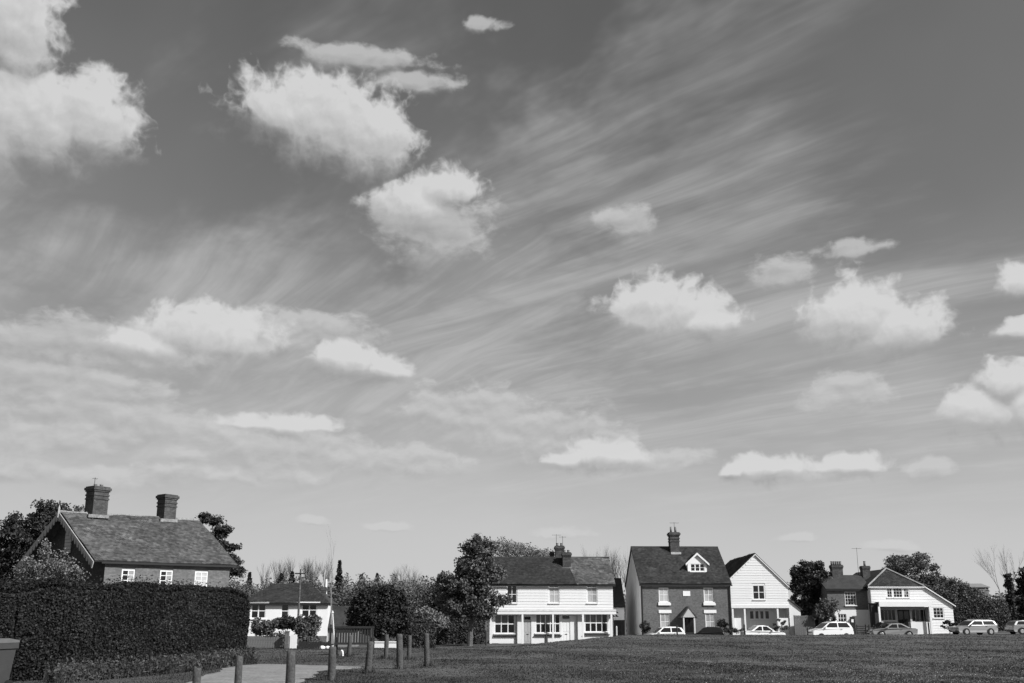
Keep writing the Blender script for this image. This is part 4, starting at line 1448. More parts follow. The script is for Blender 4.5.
# ---- low white house behind the gardens -----------------------------------------------
def build_low_house():
    h = House('hipped_white_house', 'white rendered house with low hipped roof half hidden by clipped garden shrubs', 243, 75, RAD(6))
    L = h.L
    x0, x1 = 0, L(327.6, 620)[0]
    zt, zw, zb, D = L(290, 602)[1], L(290, 636)[1], -.1, 7.5
    zr = L(285, 583.8, D / 2)[1]
    ops = []
    for a, b, t, c, n in ((251, 266, 603.2, 618.5, 2), (281, 289, 604, 618, 1), (301.5, 317, 603, 617, 2)):
        ops.append((L(a, 610)[0], L(b, 610)[0], L(a, c)[1], L(a, t)[1], n))
    m = MB()
    wall_cells(m, x0, x1, zw, zt, [o[:4] for o in ops], 0, .12)
    h.part('wall', 'white_render', m)
    m = MB()
    wall_cells(m, x0, x1, zb, zw, [], -.04)
    m.poly([(x0, -.04, zw), (x1, -.04, zw), (x1, 0, zw), (x0, 0, zw)])
    h.part('plinth', 'brick_red', m)
    box_body(h, 'white_render', x0, x1, 0, D, zb, zt, True, None, 'end_wall')
    for o in ops:
        window(h, *o[:4], o[4], 2, 0, .02, 'glass', .08, .10, bars=.06)
        if o[4] == 2:
            h.part('window_hood', 'white_paint', MB().box(o[0] - .25, o[1] + .25, -.2, -.005, o[3] + .01, o[3] + .10))
    r = MB()
    ov = .18
    ze = zt - .1
    rl, rr = x0 + 1.6, x1 - 1.9
    e = [(x0 - ov, -ov, ze), (x1 + ov, -ov, ze), (x1 + ov, D + ov, ze), (x0 - ov, D + ov, ze)]
    R0, R1 = (rl, D / 2, zr), (rr, D / 2, zr)
    slab(r, [e[0], e[1], R1, R0], .1)
    slab(r, [e[2], e[3], R0, R1], .1)
    slab(r, [e[1], e[2], R1], .1)
    slab(r, [e[3], e[0], R0], .1)
    tiled(h.part('roof', 'tile_dark', r), e[0], e[1], R1, R0, 'tile_dark')
    h.part('gutter', 'gutter_black', MB().box(x0 - ov, x1 + ov, -ov - .09, -ov + .01, ze - .16, ze - .05))
    x = L(323, 595, 1.5)[0]
    c = chimney(h, x, 2.2, ze - 1.0, L(323, 587, 2.2)[1], .42, .5, 0, cap=.05)
    p = L(326, 587, 2.2)
    MB().tube((p[0], 2.2, p[1] - .6), (p[0], 2.2, p[1] + .65), .1, .09, 8).build('flue', 'white_paint', c)
    # side extension with its own roof
    a, b = x1 + .002, L(356, 620)[0]
    zt2 = L(340, 627)[1]
    m = MB()
    wall_cells(m, a, b, zb, zt2, [], .5)
    m.poly([(b, .5, zb), (b, 5, zb), (b, 5, zt2), (b, .5, zt2)])
    h.part('extension_wall', 'lintel', m)
    r = MB()
    slab(r, [(a, .2, zt2 - .1), (b + .3, .2, zt2 - .1), (b + .3, 3, L(340, 606, 3)[1]), (a, 3, L(340, 606, 3)[1])], .1)
    slab(r, [(a, 3, L(340, 606, 3)[1]), (b + .3, 3, L(340, 606, 3)[1]), (b + .3, 5.6, zt2 - .1), (a, 5.6, zt2 - .1)], .1)
    h.part('extension_roof', 'tile_dark', r)
    return h
build_low_house()

# ------------------------------------------------------------------ hedge in front of the cottage
def hedge(name, label, pts, thick, mat, leaf, dens, top_jit=.08, seg=.5, group=None):
    """pts: (x, y, height) along the front face; closed core plus leaves on its skin"""
    x0, y0 = pts[0][0], pts[0][1]
    root = thing(name, label, 'hedge', (x0, y0, gz(x0, y0)), 0, group)
    zb = gz(x0, y0)
    path = []
    for a, b in zip(pts[:-1], pts[1:]):
        n = max(2, int(math.hypot(b[0] - a[0], b[1] - a[1]) / seg))
        for k in range(n):
            t = k / n
            path.append([a[i] + (b[i] - a[i]) * t for i in range(3)])
    path.append(list(pts[-1]))
    A = np.array(path)
    d = np.gradient(A[:, :2], axis=0)
    d /= np.linalg.norm(d, axis=1, keepdims=True)
    nb = np.stack([-d[:, 1], d[:, 0]], 1)          # to the back
    ins = .10
    # profile round the hedge: front foot, front top shoulder, top, back shoulder, back foot
    prof = [(ins, -.05), (ins - .04, .5), (ins + .03, .965), (.34, 1.0), (thick - .34, 1.0), (thick - ins, .95), (thick - ins, -.05)]
    V = []
    for i in range(len(A)):
        e = 1.0
        if i == 0 or i == len(A) - 1:
            e = .93
        for o, f in prof:
            w = .07 * math.sin(i * 1.7 + o * 9) + .08 * math.sin(i * .6 + f * 5) + random.uniform(-.03, .03)
            oo = thick / 2 + (o - thick / 2) * (1 if e == 1 else .75)
            V.append((A[i, 0] + nb[i, 0] * (oo + w), A[i, 1] + nb[i, 1] * (oo + w), zb + (A[i, 2] * f + w * .6) * (e if f > .5 else 1) - .06 * (f > .8)))
    m = len(prof)
    Fc = []
    for i in range(len(A) - 1):
        for k in range(m - 1):
            Fc.append((i * m + k, (i + 1) * m + k, (i + 1) * m + k + 1, i * m + k + 1))
    caps = [tuple(range(m)), tuple(reversed(range((len(A) - 1) * m, len(A) * m)))]
    mb = MB()
    mb.v = [(v[0] - x0, v[1] - y0, v[2] - zb) for v in V]
    mb.f = Fc + caps
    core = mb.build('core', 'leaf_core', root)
    # leaves over every face
    me = core.data
    C, Nn = [], []
    me.calc_loop_triangles()
    vco = np.array([v.co[:] for v in me.vertices])
    tri = np.array([t.vertices[:] for t in me.loop_triangles])
    p, q, r = vco[tri[:, 0]], vco[tri[:, 1]], vco[tri[:, 2]]
    cr = np.cross(q - p, r - p)
    ar = np.linalg.norm(cr, axis=1) / 2
    cnt = rng.poisson(ar * dens)
    idx = np.repeat(np.arange(len(tri)), cnt)
    u, v = rng.uniform(0, 1, len(idx)), rng.uniform(0, 1, len(idx))
    fl = u + v > 1
    u[fl], v[fl] = 1 - u[fl], 1 - v[fl]
    c = p[idx] + (q - p)[idx] * u[:, None] + (r - p)[idx] * v[:, None]
    nr = cr[idx] / (2 * ar[idx][:, None])
    cen = vco.mean(0)
    # make sure normals point out of the hedge
    mid = np.array([[A[:, 0].mean() - x0, A[:, 1].mean() - y0, 0]])
    lump = .5 + .5 * np.sin(c[:, 0] * 3.1 + np.sin(c[:, 2] * 2.3)) * np.sin(c[:, 2] * 3.7 + c[:, 1] * 2.9)
    c = c + nr * (rng.uniform(-.02, .12, len(c)) + .07 * lump)[:, None]
    k = (rng.uniform(0, 1, len(c)) < .05) & (nr[:, 2] > .3)
    c[k, 2] += rng.uniform(.0, 1.0, k.sum()) ** 2 * .26
    c[:, 2] += np.where(nr[:, 2] > .2, .05 * np.sin(c[:, 0] * 2.1) + .035 * np.sin(c[:, 0] * 5.3 + c[:, 1]), 0)
    nn = nr + rng.normal(size=nr.shape) * .75
    vv, ff = leaf_quads(c, np.full(len(c), leaf), 0, nn)
    fo = fast_mesh('foliage', vv, ff, mat, root)
    return root

def xy(px, Y):
    return P(px, 640, Y).x, Y
hl = [xy(-40, 21.6), xy(60, 23.2), xy(160, 27.2), xy(230, 31.0), xy(251, 32.6)]
hts = []
for (x, y), py in zip(hl, (586, 586, 588, 590, 596)):
    hts.append((x, y, P(512 + (x / y) * F, py, y).z - gz(x, y)))
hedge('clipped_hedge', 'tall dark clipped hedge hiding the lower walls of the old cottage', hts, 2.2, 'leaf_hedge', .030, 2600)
x, y = xy(968, 108)
hh_ = P(968, 603, 108).z - gz(x, y)
hedge('dark_hedge', 'dark hedge behind the silver estate car right of the shop', [(P(948, 620, 108).x, 108, hh_ * .95), (P(985, 620, 108).x, 108, hh_), (P(1012, 620, 109).x, 109, hh_ * 1.05)], 2.0, 'leaf_dark', .10, 220)
hedge('garden_hedge', 'low clipped dark hedge under the pale blossoming bush left of the weatherboarded house', [(P(403, 640, 66).x, 66, .0 + P(403, 622, 66).z - gz(P(403, 640, 66).x, 66)), (P(436, 640, 67).x, 67, P(430, 622, 67).z - gz(P(436, 640, 67).x, 67))], 1.6, 'leaf_dark', .07, 450)
hedge('boundary_hedge', 'rough dark boundary hedge below the big round crowned tree', [(P(434, 640, 84).x, 84, 2.3), (P(484, 640, 85).x, 85, 2.6)], 1.8, 'leaf_dark', .10, 250)
hedge('veranda_fence_hedge', 'trimmed dark hedge showing above the board fence beside the gabled house', [(P(797, 620, 103).x, 103, 2.55), (P(818, 620, 103).x, 103, 2.6)], 1.2, 'leaf_dark', .08, 300)

# undergrowth at the foot of the hedge
n = 15000
t = rng.uniform(.25, 1, n)
hx = np.interp(t, np.linspace(0, 1, len(hl)), [p[0] for p in hl])
hy = np.interp(t, np.linspace(0, 1, len(hl)), [p[1] for p in hl])
off = rng.uniform(-.3, 1, n) * (2.0 - .6 * (1 - t))
wx, wy = hx + off * .45, hy - np.abs(off)
k = ~in_path(wx - .15, wy)
wx, wy, off = wx[k], wy[k], off[k]
hgt = (0.28 + .30 * rng.uniform(0, 1, len(wx))) * np.clip(1.1 - np.abs(off) / 4.5, .25, 1)
lv = np.stack([wx, wy, ground_z(wx, wy) + hgt * rng.uniform(.15, 1, len(wx))], 1)
vv, ff = leaf_quads(lv, np.full(len(lv), .050), .7, None, .45)
ug = fast_mesh('undergrowth', vv, ff, 'weed')
tag(ug, 'rough weeds and ivy along the foot of the tall hedge', 'undergrowth', None, 'stuff')
ug2 = blades('long_grass', wx[::2], wy[::2], hgt[::2] * .9, .010, 'weed', .8)
tag(ug2, 'long grass stems beside the gravel path under the hedge', 'long grass', None, 'stuff')

# ------------------------------------------------------------------ trees
leafy_tree('chestnut_tree', 'large round crowned tree in full leaf overlapping the left end of the weatherboarded house', 'tree', 470, 80,
           [(478, 562, 17, 22), (461, 582, 17, 17), (485, 585, 13, 22), (467, 600, 20, 16), (448, 592, 8, 14), (488, 552, 9, 10), (496, 602, 7, 3), (476, 545, 9, 9), (480, 612, 14, 7), (455, 608, 12, 8), (443, 598, 7, 6), (447, 578, 7, 6), (463, 566, 8, 7), (494, 575, 8, 9), (502, 600, 5, 2.5)],
           27000, .115, .55, 'leaf_mid', .26, shell=.45, trunk_to=2.6, per=85)
leafy_tree('budding_tree', 'paler tree in young leaf rising behind the chestnut and the long tiled roof', 'tree', 512, 104,
           [(505, 550, 22, 12), (525, 553, 14, 9), (540, 556, 20, 8)], 6000, .09, .6, 'leaf_light', .18, up=.3, per=14, shell=.2)
leafy_tree('yew_tree', 'broad dark evergreen bush with dense rounded crown behind the bench', 'tree', 383, 64,
           [(372, 608, 20, 19), (394, 607, 14, 17), (383, 599, 17, 12), (360, 617, 10, 12), (402, 618, 8, 12), (383, 624, 22, 12)],
           42000, .085, .5, 'leaf_dark', .25, shell=.5, up=.5)
leafy_tree('blossom_bush', 'pale grey blossoming bush beside the dark evergreen behind the posts', 'bush', 424, 72,
           [(424, 618, 14, 9), (436, 622, 12, 8), (414, 622, 8, 7)], 5200, .085, .4, 'leaf_light', .08, shell=.3)
leafy_tree('garden_tree', 'big dark tree rising behind the left gable of the old cottage', 'tree', 30, 92,
           [(30, 545, 34, 34), (46, 520, 20, 16), (12, 560, 26, 30), (55, 540, 20, 26), (2, 575, 20, 20), (58, 512, 8, 9)],
           34000, .13, .7, 'leaf_dark', .35, shell=.45, per=90)
leafy_tree('roof_top_tree', 'bushy tree top showing between the finial and first chimney of the cottage', 'tree', 78, 105,
           [(76, 515, 10, 9), (70, 525, 20, 12), (64, 560, 26, 40)], 14000, .13, .7, 'leaf_mid', .25, shell=.4)
leafy_tree('pine_tree', 'dark pine with flat layered foliage beyond the right end of the cottage', 'tree', 214, 96,
           [(212, 521, 12, 4), (204, 516, 6, 3), (224, 530, 9, 4), (216, 536, 10, 3), (231, 547, 9, 3.5), (222, 544, 7, 3), (229, 558, 9, 4), (236, 563, 5, 3), (236, 572, 8, 6), (218, 572, 12, 10)],
           20000, .10, .38, 'leaf_pine', .28, shell=.2, per=40)
leafy_tree('cottage_climber', 'pale flowering shrub trained against the shaded gable of the brick cottage', 'shrub', 45, 64,
           [(42, 570, 20, 14), (28, 574, 14, 12), (60, 566, 12, 14), (46, 552, 8, 12), (74, 572, 10, 10), (40, 590, 30, 16)],
           8000, .07, .45, 'leaf_light', .08, shell=.3, per=30)
leafy_tree('holm_oak', 'dark upright evergreen tree between the gabled house and the half brick cottage', 'tree', 812, 104,
           [(812, 582, 15, 18), (802, 590, 11, 20), (822, 592, 9, 18), (806, 567, 7, 6), (818, 568, 6, 6), (797, 575, 6, 8), (812, 606, 16, 10)],
           30000, .11, .5, 'leaf_dark', .3, shell=.5, per=90)
leafy_tree('climbing_shrub', 'leafy climber shading the left corner of the half brick cottage', 'shrub', 828, 99,
           [(828, 605, 9, 10), (822, 613, 8, 9), (834, 611, 6, 7)], 2600, .11, .4, 'leaf_mid', .07)
leafy_tree('oak_tree', 'broad oak crown rising behind the half hipped roof of the shop', 'tree', 912, 125,
           [(910, 572, 24, 15), (896, 566, 12, 10), (928, 576, 14, 13), (916, 559, 12, 6), (940, 590, 16, 14), (905, 590, 26, 16)],
           18000, .14, .8, 'leaf_wood', .4, bark='bark', shell=.45, per=70)
leafy_tree('rounded_tree', 'rounded tree standing right of the oak beyond the end of the shop', 'tree', 950, 130,
           [(950, 590, 16, 11), (964, 596, 13, 9), (940, 602, 18, 14), (972, 606, 18, 11)], 20000, .14, .9, 'leaf_wood', .35, shell=.4)

# garden shrubs before the low white house
leafy_tree('clipped_shrub', 'dark flat topped clipped shrub before the middle window of the white hipped house', 'shrub', 287, 61,
           [(284, 624, 9, 6), (292, 623, 9, 6), (278, 626, 6, 5)], 3500, .07, .25, 'leaf_dark', .06, trunk_to=.9)
leafy_tree('ball_topiary', 'round headed garden tree on a bare stem beside the white garden door', 'shrub', 307, 60,
           [(307, 628, 11, 11), (312, 622, 8, 7), (300, 624, 7, 7)], 4500, .075, .3, 'leaf_mid', .07, trunk_to=.9)
leafy_tree('garden_shrub', 'small loose dark shrub below the left window of the white hipped house', 'shrub', 264, 60,
           [(264, 629, 9, 7), (270, 625, 6, 5), (258, 626, 6, 6)], 3000, .08, .3, 'leaf_mid', .05)
leafy_tree('grey_shrub', 'rough grey shrub over the low wall beside the white garden door', 'shrub', 277, 58,
           [(277, 641, 9, 8), (271, 644, 7, 6)], 2200, .07, .3, 'weed', .05)
leafy_tree('ivy_shrub', 'straggling shrub between garden door and brick plinth of the white house', 'shrub', 312, 59,
           [(311, 643, 9, 7), (303, 645, 5, 5)], 1800, .07, .3, 'leaf_mid', .05)
# plants by the houses
for nm, lb, px, Y, sp, mt in (
        ('potted_bush', 'dark wall shrub at the left corner of the brick house', 645, 93.6, [(645, 627, 4.5, 6)], 'leaf_dark'),
        ('standard_bush', 'round headed bush on a thin stem at the right of the brick house', 722.5, 93.4, [(722.5, 623, 5, 4), (726, 625, 3, 2.5)], 'leaf_dark'),
        ('veranda_shrub', 'spiky shrub at the right end of the gabled house veranda', 781, 98.2, [(781, 624, 7, 7), (775, 627, 5, 5), (786, 628, 4, 5)], 'leaf_mid'),
        ('low_flower_bed', 'low flowering plants between the brick house and the gabled house', 734, 93.2, [(730, 631, 8, 3), (738, 630, 6, 3)], 'weed'),
        ('cottage_bush', 'dark bush against the white ground floor of the half brick cottage', 830, 98.5, [(830, 622, 5, 7), (841, 620, 4, 4)], 'leaf_dark'),
        ('shop_bush', 'dark bush at the low right corner of the shop', 948, 95.5, [(947, 625, 5, 5), (953, 627, 4, 4)], 'leaf_dark')):
    leafy_tree(nm, lb, 'bush', px, Y, sp, 900, .08, .25, mt, .05)

# bare trees
bare_tree('bare_sapling', 'slender leafless tree rising high above the roof of the white hipped house', 331, 66, 523, .12, 4, .45, .7, 1, 'bark_pale', fork=.4, nchild=(1, 2))
for k, (px, Y, top) in enumerate(((272, 170, 560), (284, 172, 557), (296, 168, 554), (306, 175, 555), (318, 170, 557))):
    bare_tree('bare_poplar', ('leftmost', 'second from left', 'middle', 'second from right', 'rightmost')[k] + ' leafless poplar of the pale clump above the white hipped house', px, Y, top, .22, 4, .45, .9, 2, 'twig', 'bare poplars above the white hipped house', (3, 4))
for k, (px, Y, top) in enumerate(((399, 175, 565), (409, 180, 563), (418, 176, 570))):
    bare_tree('bare_crown_tree', ('left', 'middle', 'right')[k] + ' one of three leafless skyline trees above the dark evergreen', px, Y, top, .22, 4, .8, .5, 2, 'twig', 'bare trees above the evergreen', (3, 4))
for k, (px, Y, top) in enumerate(((592, 112, 548), (603, 116, 543), (613, 113, 542), (621, 118, 545))):
    bare_tree('bare_ash', ('leftmost', 'second', 'third', 'rightmost')[k] + ' of four tall leafless trees behind the gap left of the brick house', px, Y, top, .16, 4, .5, .8, 2, 'twig', 'bare trees in the gap left of the brick house', (2, 4))
for k, (px, Y, top) in enumerate(((538, 112, 545), (551, 114, 546), (578, 114, 552))):
    bare_tree('bare_garden_tree', ('twiggy leafless crown above the ridge, farthest left of the chimneys', 'twiggy leafless crown above the ridge right beside the chimneys', 'twiggy leafless crown above the pale right half of the long roof')[k], px, Y, top, .14, 4, .7, .6, 2, 'twig', 'bare crowns above the long ridge', (3, 4))
bare_tree('bare_birch', 'tall leafless birch at the right edge of the picture', 1003, 112, 541, .14, 5, .55, .6, 1, 'bark_pale', fork=.4)
t = bare_tree('ivy_clad_tree', 'leafless tree with a trunk thickly clad in dark ivy near the right edge', 1013, 110, 543, .22, 4, .5, .8, 1, 'twig', fork=.55)
zz0 = t.location.z
pts, _ = crown_points([(0, 0, z, .45 - .035 * z / 2, .45, .8) for z in np.arange(.6, 6.5, .8)], 4500, .3, .3, 30)
vv, ff = leaf_quads(pts, np.full(len(pts), .12), .3)
fast_mesh('ivy', vv, ff, 'leaf_dark', t)
leafy_tree('edge_tree', 'dark evergreen cut by the right edge of the picture', 'tree', 1034, 112, [(1034, 585, 14, 20), (1030, 605, 16, 16)], 6000, .18, .7, 'leaf_dark', .3)

# conifers on the skyline
def conifer(label, px, Y, top, wpx, slim=False):
    x = P(px, 620, Y).x
    z0 = gz(x, Y)
    h = P(px, top, Y).z - z0
    w = wpx / S(Y) * (1.0 if slim else 2.4)
    root = thing('conifer', label, 'tree', (x, Y, z0))
    n = 2600
    t = rng.uniform(0.08, 1, n)
    tier = np.floor(t * 16) / 16
    env = (np.minimum(1.0, (1.02 - t) * 3.2) if slim else (1.03 - t)) * w
    r = env * rng.uniform(.35, 1, n) * (0.75 + .25 * np.sin(t * 60))
    a = rng.uniform(0, 6.283, n)
    c = np.stack([r * np.cos(a), r * np.sin(a), t * h - .12 * r], 1)
    vv, ff = leaf_quads(c, np.full(n, .28), .2)
    fast_mesh('crown', vv, ff, 'leaf_pine', root)
    MB().tube((0, 0, -.1), (0, 0, h * .95), .22, .03, 6).build('trunk', 'bark', root)
conifer('slim dark cypress standing on the skyline right of the bare sapling', 337.5, 160, 561, 4.2, True)
conifer('small dark fir on the skyline just right of the pine', 247, 165, 573, 6)
conifer('pointed dark fir left of the bare poplars', 279, 165, 574, 6)
conifer('dark fir low before the bare poplars', 290, 163, 572, 7)
conifer('small pointed fir on the skyline above the yew', 376, 168, 574, 6)
conifer('fir on the skyline left of the yew', 360, 172, 575, 8)
conifer('dark fir close to the chestnut crown on the skyline', 438, 150, 577, 7)

# the far wood and right hand thicket: one mass nobody could count
def wood(label, prof, Y0, Y1, n, leaf, mat, base_py=640):
    px = rng.uniform(prof[0][0], prof[-1][0], n)
    top = np.interp(px, [p[0] for p in prof], [p[1] for p in prof])
    top = top + 2.6 * np.sin(px * .41) + 2.0 * np.sin(px * .93 + 2) + 1.2 * np.sin(px * 2.1)
    Y = rng.uniform(Y0, Y1, n)
    x = (px - 512) / F * Y / 1.0
    ztop = CAMZ + (614 - top) / (F / 1.022) * Y0
    lump = 1.0 + .12 * np.sin(x * .55 + Y * .3) + .08 * np.sin(x * 1.3 - Y * .7)
    z = -1.0 + (ztop * lump + 1.0 - 1.2) * rng.uniform(0, 1, n) ** .6
    # clump the leaves
    c = np.stack([x, Y, z], 1)
    cc2 = c[rng.integers(0, n, n // 40)]
    idx = rng.integers(0, len(cc2), n)
    o = rng.normal(size=(n, 3))
    o /= np.linalg.norm(o, axis=1, keepdims=True)
    rad = rng.uniform(.7, 1.6, len(cc2))
    c = cc2[idx] + o * (rng.uniform(0, 1, n) ** .4 * rad[idx])[:, None]
    vv, ff = leaf_quads(c, np.full(n, leaf), .5)
    ob = fast_mesh('woodland', vv, ff, mat)
    tag(ob, label, 'woodland', None, 'stuff')
wood('far mixed wood behind the white hipped house and the bench', [(225, 583), (260, 581), (300, 581), (345, 579), (380, 579), (420, 579), (445, 580), (470, 584)], 150, 190, 110000, .19, 'leaf_wood')
wood('dark thicket behind the shop and the right hand cars', [(920, 588), (960, 590), (985, 592), (1000, 588), (1040, 584), (1080, 580)], 128, 160, 46000, .17, 'leaf_wood')
wood('low trees far behind the row of houses', [(460, 588), (600, 590), (640, 590), (740, 594), (800, 590), (930, 592)], 150, 180, 50000, .19, 'leaf_wood')
wood('far trees on the horizon left of the cottage', [(-120, 575), (0, 572), (120, 578), (235, 580)], 150, 185, 30000, .25, 'leaf_wood')

# pale far house among the right hand trees
hf = House('far_house', 'tiny far house with pale roof among the trees at the right', 975, 150)
a, b, c = hf.L(975, 587), hf.L(988, 584), hf.L(980, 583)
hf.part('wall', 'lintel', MB().box(0, b[0], 0, 5, 0, a[1]))
r = MB()
slab(r, [(-.2, -.2, a[1]), (b[0] + .2, -.2, a[1]), (b[0] + .2, 2.5, c[1]), (-.2, 2.5, c[1])], .1)
slab(r, [(-.2, 2.5, c[1]), (b[0] + .2, 2.5, c[1]), (b[0] + .2, 5.2, a[1]), (-.2, 5.2, a[1])], .1)
hf.part('roof', 'lintel', r)

# ------------------------------------------------------------------ timber posts along the path
POST_WORDS = [
    (195, 668, 700, 17.0, 'timber post half hidden in weeds at the foot of the tall hedge'),
    (237, 656, 697, 17.6, 'nearest thin timber post left of the gravel path'),
    (290, 651, 688, 20.0, 'stout timber post in the middle of the gravel path edge before the white garden door'),
    (331.5, 646.5, 678, 23.0, 'timber post standing where the gravel path ends left of the bench'),
    (368, 641.5, 669, 26.6, 'timber post directly before the right end of the bench'),
    (400, 634, 666, 28.5, 'broad timber post before the evergreen with a slimmer post close behind'),
    (427, 633.5, 663.5, 29.8, 'rightmost timber post standing alone on the open grass'),
    (386, 634.5, 656, 35.0, 'short timber post in the rear row just right of the bench'),
    (409, 635.5, 657.5, 34.0, 'slim timber post in the rear row behind the broad one'),
    (349, 635, 654, 37.0, 'timber post in front of the bench slats'),
]
def lathe_post(name, label, px, top, base, Y, r, mat='post_wood', lean=None):
    x = P(px, base, Y).x
    z0 = gz(x, Y)
    h = P(px, top, Y).z - z0
    m = MB()
    n = 12
    rings = [(-.15, 1.0), (.2, 1.02), (.55, .98), (.9, .97), (.965, .95), (1.0, .80)]
    lx, ly = (random.uniform(-.06, .06), random.uniform(-.04, .04)) if lean is None else lean
    for f, k in rings:
        for i in range(n):
            a = 2 * math.pi * i / n
            rr = r * k * (1 + .05 * math.sin(i * 2.3 + f * 3) + .03 * math.sin(i * 5.1))
            m.v.append((math.cos(a) * rr + lx * f * h, math.sin(a) * rr + ly * f * h, f * h + .01 * math.sin(i) * (f > .95)))
    for j in range(len(rings) - 1):
        for i in range(n):
            m.f.append((j * n + i, j * n + (i + 1) % n, (j + 1) * n + (i + 1) % n, (j + 1) * n + i))
    m.f.append(tuple(range((len(rings) - 1) * n, len(rings) * n)))
    o = m.build(name, mat)
    o.location = (x, Y, z0)
    tag(o, label, 'post', 'timber posts along the path')
    for p in o.data.polygons:
        p.use_smooth = len(p.vertices) == 4
    return o
tuft_x, tuft_y = [], []
for px, top, base, Y, lb in POST_WORDS:
    r = {400: 3.6, 290: 5.0, 331.5: 4.2, 237: 4.0, 195: 4.5, 368: 3.6, 427: 2.9, 386: 2.4, 409: 2.3, 349: 2.3}[px] * .88 / S(Y)
    o = lathe_post('timber_post', lb, px, top, base, Y, r)
    for k in range(90):
        a, d = random.uniform(0, 6.28), r + abs(random.gauss(0, .10))
        tuft_x.append(o.location.x + math.cos(a) * d)
        tuft_y.append(o.location.y + math.sin(a) * d)
tx, ty = np.array(tuft_x), np.array(tuft_y)
tg = blades('post_tufts', tx, ty, rng.uniform(.08, .22, len(tx)), .009, 'grass_blade', .6)
tag(tg, 'longer grass tufts left round the feet of the timber posts', 'grass tufts', None, 'stuff')
o = lathe_post('marker_post', 'tall slim pale post at the right end of the bench', 371, 626.5, 650, 38.6, .055, 'post_wood', (-.02, 0))

# small bollards on the far edge of the green
for px, top, lb in ((486, 630, 'short bollard before the left corner of the weatherboarded house'),
                    (546, 634, 'thin low bollard before the middle of the veranda'),
                    (616.5, 626, 'pale bollard in the gap right of the weatherboarded house'),
                    (677, 624.5, 'small bollard at the tail of the first white car'),
                    (744.5, 624, 'thin bollard before the nose of the low white car'),
                    (807.5, 627, 'small bollard before the nose of the white hatchback'),
                    (866, 624, 'small bollard left of the cars by the shop'),
                    (929, 622, 'thin bollard at the right end of the shop canopy')):
    Y = 85.5 if px > 520 else 82
    x = P(px, 630, Y).x
    z0 = gz(x, Y)
    h = P(px, top, Y).z - z0
    m = MB().tube((0, 0, -.1), (0, 0, h - .12), .075, .07, 8).tube((0, 0, h - .12), (0, 0, h), .085, .03, 8)
    o = m.build('bollard', 'dark_wood' if px != 616.5 else 'pale_stone')
    o.location = (x, Y, z0)
    tag(o, lb, 'bollard', 'bollards along the far edge of the green')

# ------------------------------------------------------------------ bench
x, Y = P(354, 640, 38.2).x, 38.2
bn = thing('park_bench', 'dark slatted wooden bench seen from behind among the timber posts', 'bench', (x, Y, gz(x, Y)), RAD(4))
w, top, seat = .76, 1.08, .46
for s in (-1, 1):
    MB().box(s * w - .04, s * w + .04, -.04, .04, -.03, top - .02).build('leg', 'dark_wood', bn)
    MB().box(s * w - .04, s * w + .04, .50, .57, -.03, .66).build('leg', 'dark_wood', bn)
    MB().box(s * w - .05, s * w + .05, .041, .60, .661, .70).build('armrest', 'dark_wood', bn)
MB().box(-w - .06, w + .06, -.045, .045, top - .018, top + .07).build('top_rail', 'dark_wood', bn)
MB().box(-w + .045, w - .045, -.03, .03, seat - .05, seat + .04).build('lower_rail', 'dark_wood', bn)
ns = 13
sl_ = MB().box(-.035, .035, -.014, .014, seat + .042, top - .02).build('slat', 'dark_wood', bn)
for k in range(ns):
    xk = -w + .1 + (2 * w - .2) * k / (ns - 1)
    if k == 0:
        sl_.location.x = xk
    else:
        o = sl_.copy()
        COL.objects.link(o)
        o.parent = bn
        o.location.x = xk
sb = MB().box(-w + .045, w - .045, 0, .085, seat - .02, seat + .01).build('seat_slat', 'dark_wood', bn)
for k in range(5):
    o = sb if k == 0 else sb.copy()
    if k:
        COL.objects.link(o)
        o.parent = bn
    o.location.y = .035 + k * .098

# ------------------------------------------------------------------ wheeled bin at the left edge
x, Y = P(-6.5, 660, 20.0).x, 20.0
b_ = thing('wheeled_bin', 'grey wheeled refuse bin with pale lid cut by the left edge of the picture', 'bin', (x, Y, gz(x, Y)), RAD(-12))
m = MB()
bw, bd, tw, td, zt_, z0_ = .21, .24, .27, .33, .98, .06
ringv = [(bw, bd, z0_), (tw * .97, td * .97, zt_ - .14), (tw + .025, td + .025, zt_ - .12), (tw + .025, td + .025, zt_)]
for a, b, z in ringv:
    m.v += [(-a, -b, z), (a, -b, z), (a, b, z), (-a, b, z)]
for j in range(3):
    for i in range(4):
        m.f.append((j * 4 + i, j * 4 + (i + 1) % 4, j * 4 + 4 + (i + 1) % 4, j * 4 + 4 + i))
m.f += [(3, 2, 1, 0), (12, 13, 14, 15)]
m.build('body', 'bin_plastic', b_)
m = MB()
m.prism([(-.30, -.38, zt_ + .004), (-.30, .36, zt_ + .004), (-.30, .36, zt_ + .05), (-.30, .05, zt_ + .10), (-.30, -.34, zt_ + .075), (-.30, -.40, zt_ + .03)], (.60, 0, 0))
m.build('lid', 'bin_lid', b_)
MB().tube((-.22, .40, zt_ - .04), (.22, .40, zt_ - .04), .02, .02, 8).build('handle', 'bin_plastic', b_)
for s in (-1, 1):
    MB().tube((s * .22, .22, .1), (s * .28, .22, .1), .1, .1, 16).build('wheel', 'rubber', b_)

